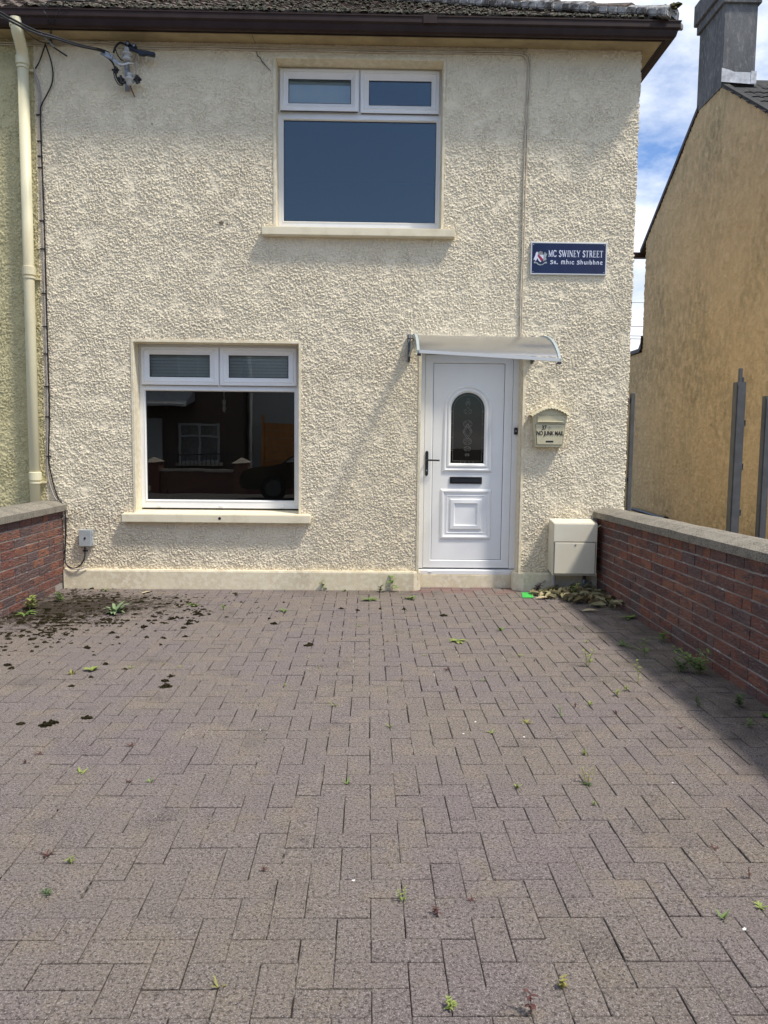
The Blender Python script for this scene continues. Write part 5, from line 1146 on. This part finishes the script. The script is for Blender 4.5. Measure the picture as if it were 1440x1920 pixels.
for k in range(16000):
    u = R_.random(); x = -2.92 + u * 2.3; y = -.07 - R_.random() * 2.8
    dens = math.exp(-((x + 2.62) / .48) ** 2 - ((y + 1.15) / .60) ** 2) * 1.15 + math.exp(-((x + 2.0) / .65) ** 2 - ((y + .95) / .50) ** 2) * .42 + (.9 if y > -.20 and x < -2.45 else 0) + math.exp(-((x + 2.5) / .5) ** 2 - ((y + 2.0) / .45) ** 2) * .25
    nf = mnoise.noise(Vector((x * 4.5, y * 3.2, 3))) + .5 * mnoise.noise(Vector((x * 12, y * 9, 7)))
    dens *= max(0, .10 + 2.0 * max(0, nf + .12))
    if R_.random() > dens: continue
    r_ = R_.uniform(.004, .013) if R_.random() < .75 else R_.uniform(.012, .022)
    if R_.random() < .45: y = round((y + 5.5454) / .1) * .1 - 5.5454 + R_.gauss(0, .005)
    pts.append((x, y, 0, r_))
mb = MB(); lumps(mb, pts, R_, .6, 5, 2); o = mb.build('moss', M['moss'], fix=False); setp(o, kind='stuff')
o['label'] = 'dark moss spreading over the pavers by the left wall'
pts = []
for k in range(3200):       # thin moss in joints all over
    i = R_.randrange(-29, 22); j = R_.randrange(2, 55); x, y = to_house(i * .1 + R_.gauss(0, .001), j * .1 + R_.random() * .1) if R_.random() < .6 else to_house(i * .1 + R_.random() * .1, j * .1 + R_.gauss(0, .001))
    if -2.9 < x < 2.1 and y < -.08 and R_.random() < .10 + .7 * (y > -2.4): pts.append((x, y, -.003, R_.uniform(.003, .0075)))
mb = MB(); lumps(mb, pts, R_, .6, 5, 2); o = mb.build('joint_moss', M['moss'], fix=False); setp(o, kind='stuff')
# fallen leaves heaped in the corner under the cabinet
lvs = []
for k in range(6):
    mb = MB(); n1, n2 = 6, 3; rr = random.Random(200 + k); ln, wd = rr.uniform(.13, .18), rr.uniform(.055, .085); cl_ = rr.uniform(.4, 1.4); tw = rr.uniform(-1, 1); vs = []
    for i in range(n1 + 1):
        t = i / n1; wv = wd / 2 * math.sin(PI * (.06 + .9 * t)) ** .8
        for j in range(-n2, n2 + 1):
            u = j / n2; cy = abs(u) ** 1.5 * .02 * cl_ * 1.4 + math.sin(t * 5 + tw) * .008; vs.append(((t - .5) * ln, u * wv * (1 - .25 * cl_), cy + (t - .5) ** 2 * .10 * tw + .012))
    m_ = 2 * n2 + 1; mb.add(vs, [(i * m_ + j, i * m_ + j + 1, (i + 1) * m_ + j + 1, (i + 1) * m_ + j) for i in range(n1) for j in range(2 * n2)])
    me = mb.mesh('fallen_leaf', M['dead'], True); lvs.append(me)
for k in range(130):
    while True:
        x = R_.uniform(1.50, 2.13); y = R_.uniform(-1.0, -.08)
        if y < -.25 - .95 * (x - 1.45) or (x < 1.75 and y > -.12): continue
        break
    hgt = max(0, .055 * (1 - ((x - 1.95) / .35) ** 2)) * R_.random()
    o = bpy.data.objects.new('fallen_leaf', lvs[k % 6]); C.objects.link(o); o.location = (x, y, .004 + hgt); o.rotation_euler = (R_.gauss(0, .35), R_.gauss(0, .35), R_.random() * 6.28); s = R_.uniform(.6, 1.05); o.scale = (s, s, s)
    setp(o, 'curled dead leaf in the heap under the meter cabinet', 'leaf', 'fallen leaves heaped under the meter cabinet')
pale = MB(); leaf(pale, (0, 0, 0), 0, .1, .15, .06, .3, 4)
for (x, y, a, lab) in ((1.50, -.42, .1, 'pale cream fallen leaf lying apart at the left of the leaf heap'), (1.78, -.95, .2, 'pale curled leaf at the front of the leaf heap'), (-2.12, -.30, .9, 'pale narrow leaf alone on the pavers below the junction box')):
    o = pale.build('fallen_leaf', mat('pale_leaf', (.50, .42, .26), .7), fix=False); o.location = (x, y, .012 if x > 0 else .006); o.rotation_euler = (0, 0, a); o.scale = (1, 1, 1) if x > 0 else (.7, .6, .7); setp(o, lab, 'leaf')
x, y, z = 0, 0, 0
o = stemmed(.15, 9, .05, .02, 71, 4, .4).build('weed', M['leaf_yellow'], fix=False); o.location = (1.84, -.38, .0); setp(o, 'yellow-green weed growing up through the leaf heap', 'weed')
o = stemmed(.10, 6, .05, .03, 72, 3, .5).build('weed', M['leaf_red'], fix=False); o.location = (1.58, -.10, .0); setp(o, 'brown withered weed at the plinth left of the cabinet leg', 'weed')
gcard = MB(); gcard.add([(1.424, -.135, .004), (1.527, -.130, .004), (1.486, -.375, .004), (1.385, -.380, .004), (1.424, -.135, .008), (1.527, -.130, .008), (1.486, -.375, .008), (1.385, -.380, .008)], [(0, 3, 2, 1), (4, 5, 6, 7), (0, 1, 5, 4), (1, 2, 6, 5), (2, 3, 7, 6), (3, 0, 4, 7)])
o = gcard.build('green_card', M['green']); setp(o, 'bright green card lying flat on the pavers right of the doorstep', 'card')
fm = MB(); lumps(fm, [(0, 0, 0, .012)], R_, .25, 7, 2); fme = fm.mesh('petal', M['fleck'])
for x, y in [(.74, -3.72), (.77, -3.54), (1.24, -3.76), (1.27, -4.22), (1.08, -2.02), (.45, -3.68), (.53, -3.52), (-.55, -3.64), (-1.4, -4.6), (-.06, -4.95), (1.1, -5.2), (.4, -4.4), (-1.1, -.9)]:
    o = bpy.data.objects.new('petal', fme); C.objects.link(o); o.location = (x, y, .0005); o.scale = (R_.uniform(.3, .7), R_.uniform(.2, .5), .6); o.rotation_euler = (0, 0, R_.random() * 3); setp(o, 'small white fleck of litter on the pavers', 'litter', 'white flecks on the pavers')

# ------------------------------------------------------------------ across the street (seen in the glass)
oh = thing('house', 'dark rendered terraced house mirrored in the lower window', 'house', (-6.5, -16, 0))
MB().box(-3.0, 2.58, -6, 0, -.05, 5.2).build('wall', M['facade_red'], oh)
mb = MB(); mb.add([(-3.2, .3, 5.15), (2.7, .3, 5.15), (2.7, -3, 7.2), (-3.2, -3, 7.2), (-3.2, -6.3, 5.15), (2.7, -6.3, 5.15)], [(0, 1, 2, 3), (3, 2, 5, 4), (0, 3, 4), (1, 5, 2)]); mb.build('roof', M['tile_dark'], oh)
def owin(x0, x1, z0, z1, par):
    wv = MB(); rect_frame(wv, x0, x1, z0, z1, .07, [(0, .0), (0, .04), (1, .04), (1, .0)]); wv.box((x0 + x1) / 2 - .03, (x0 + x1) / 2 + .03, .0, .038, z0 + .07, z1 - .07); wv.box(x0 + .07, x1 - .07, .0, .034, z1 - .42, z1 - .36)
    f_ = wv.build('window', M['facade_grey'], par); MB().box(x0 + .01, x1 - .01, .004, .010, z0 + .01, z1 - .01).build('pane', M['rend'], f_)
    MB().box(x0 - .1, x1 + .1, .0, .12, z0 - .09, z0 - .002).build('sill', M['pale_stone'], f_)
owin(.6, 1.85, .72, 1.92, oh); owin(.6, 1.85, 3.2, 4.4, oh); owin(-2.4, -1.1, 3.2, 4.4, oh)
MB().box(-.75, .12, .0, .05, 0, 2.05).build('door', M['facade_grey'], oh); MB().poly_x([(0, 2.9), (1.2, 2.45), (1.2, 2.38), (0, 2.6)], -1.1, 1.1).build('porch_roof', M['facade_grey'], oh)
ch2 = thing('house', 'pale grey rendered house mirrored at the right of the lower window', 'house', (-3.9, -16.6, 0))
MB().box(0, 5.2, -6, 0, -.05, 5.3).build('wall', M['facade_grey'], ch2)
mb = MB(); mb.add([(-.1, .3, 5.25), (5.3, .3, 5.25), (5.3, -3, 7.3), (-.1, -3, 7.3), (-.1, -6.3, 5.25), (5.3, -6.3, 5.25)], [(0, 1, 2, 3), (3, 2, 5, 4), (0, 3, 4), (1, 5, 2)]); mb.build('roof', M['tile_dark'], ch2)
owin(2.6, 4.0, 3.1, 4.4, ch2); owin(2.9, 4.2, .8, 2.0, ch2); MB().tube([(.1, .06, 0), (.1, .06, 5.2)], .05, 8).build('downpipe', M['upvc'], ch2)
tf = thing('timber_gate', 'orange brown timber gate mirrored at the right of the lower window', 'gate', (-3.3, -16, 0))
for k in range(8): MB().box(0, 1.15, -.02, .01 + .004 * (k % 2), .12 + k * .23, .12 + k * .23 + .215).build('board', M['wood'], tf)
MB().box(-.08, -.002, -.06, .06, 0, 2.2).build('gate_post', M['wood'], tf); MB().box(1.152, 1.23, -.06, .06, 0, 2.2).build('gate_post', M['wood'], tf)
fw = thing('front_wall', 'low front wall with capped pillars across the street mirrored in the lower window', 'wall', (0, -13.6, 0))
MB().box(-9, -1.2, -.1, .1, -.05, .55).build('wall', M['brick'], fw); MB().box(-9, -1.2, -.14, .14, .552, .62).build('capping', M['pale_stone'], fw)
for x in (-6.0, -3.6): MB().box(x - .2, x + .2, -.2, .2, -.05, .80).build('pillar', M['brick'], fw); MB().add([(x - .25, -.25, .802), (x + .25, -.25, .802), (x + .25, .25, .802), (x - .25, .25, .802), (x, 0, .93)], [(0, 1, 4), (1, 2, 4), (2, 3, 4), (3, 0, 4), (3, 2, 1, 0)]).build('pillar_cap', M['pale_stone'], fw)
for k in range(18): MB().tube([(-5.7 + k * .115, 0, .62), (-5.7 + k * .115, 0, 1.0)], .009, 6).build('railing_bar', M['black'], fw)
MB().box(-5.75, -3.7, -.015, .015, 1.0, 1.03).build('railing_rail', M['black'], fw)
car = thing('parked_car', 'black parked car mirrored at the lower right of the window', 'car', (-3.1, -12.0, 0))
prof = [(0, .35), (.02, .62), (.15, .74), (.95, .88), (1.6, 1.28), (2.0, 1.38), (2.9, 1.36), (3.5, 1.05), (4.0, .95), (4.1, .5), (4.05, .3), (.1, .28)]
MB().poly_y(prof, 0, 1.7).build('body', M['car'], car, bevel=.05)
MB().poly_y([(1.08, .92), (1.62, 1.24), (2.0, 1.33), (2.85, 1.31), (3.35, 1.05), (3.3, .93)], 1.70, 1.708).build('side_window', M['facade_grey'], car)
for x in (.8, 3.3):
    wv = MB().tube([(x, 1.52, .31), (x, 1.72, .31)], .31, 20).build('wheel', M['black'], car); MB().tube([(x, 1.721, .31), (x, 1.73, .31)], .19, 16).build('rim', M['steel'], wv)

for k, (z, r_) in enumerate(((8.15, .018), (7.05, .022), (6.62, .022), (6.50, .022))):
    o = MB().tube([(2, 30, z + .02 * k), (13, 30, z - .02 * k), (30, 31, z + .5)], r_, 5).build('overhead_wire', M['cable_g'])
    setp(o, ['topmost', 'second', 'third', 'lowest'][k] + ' of the thin wires crossing the sky between the two houses', 'wire')
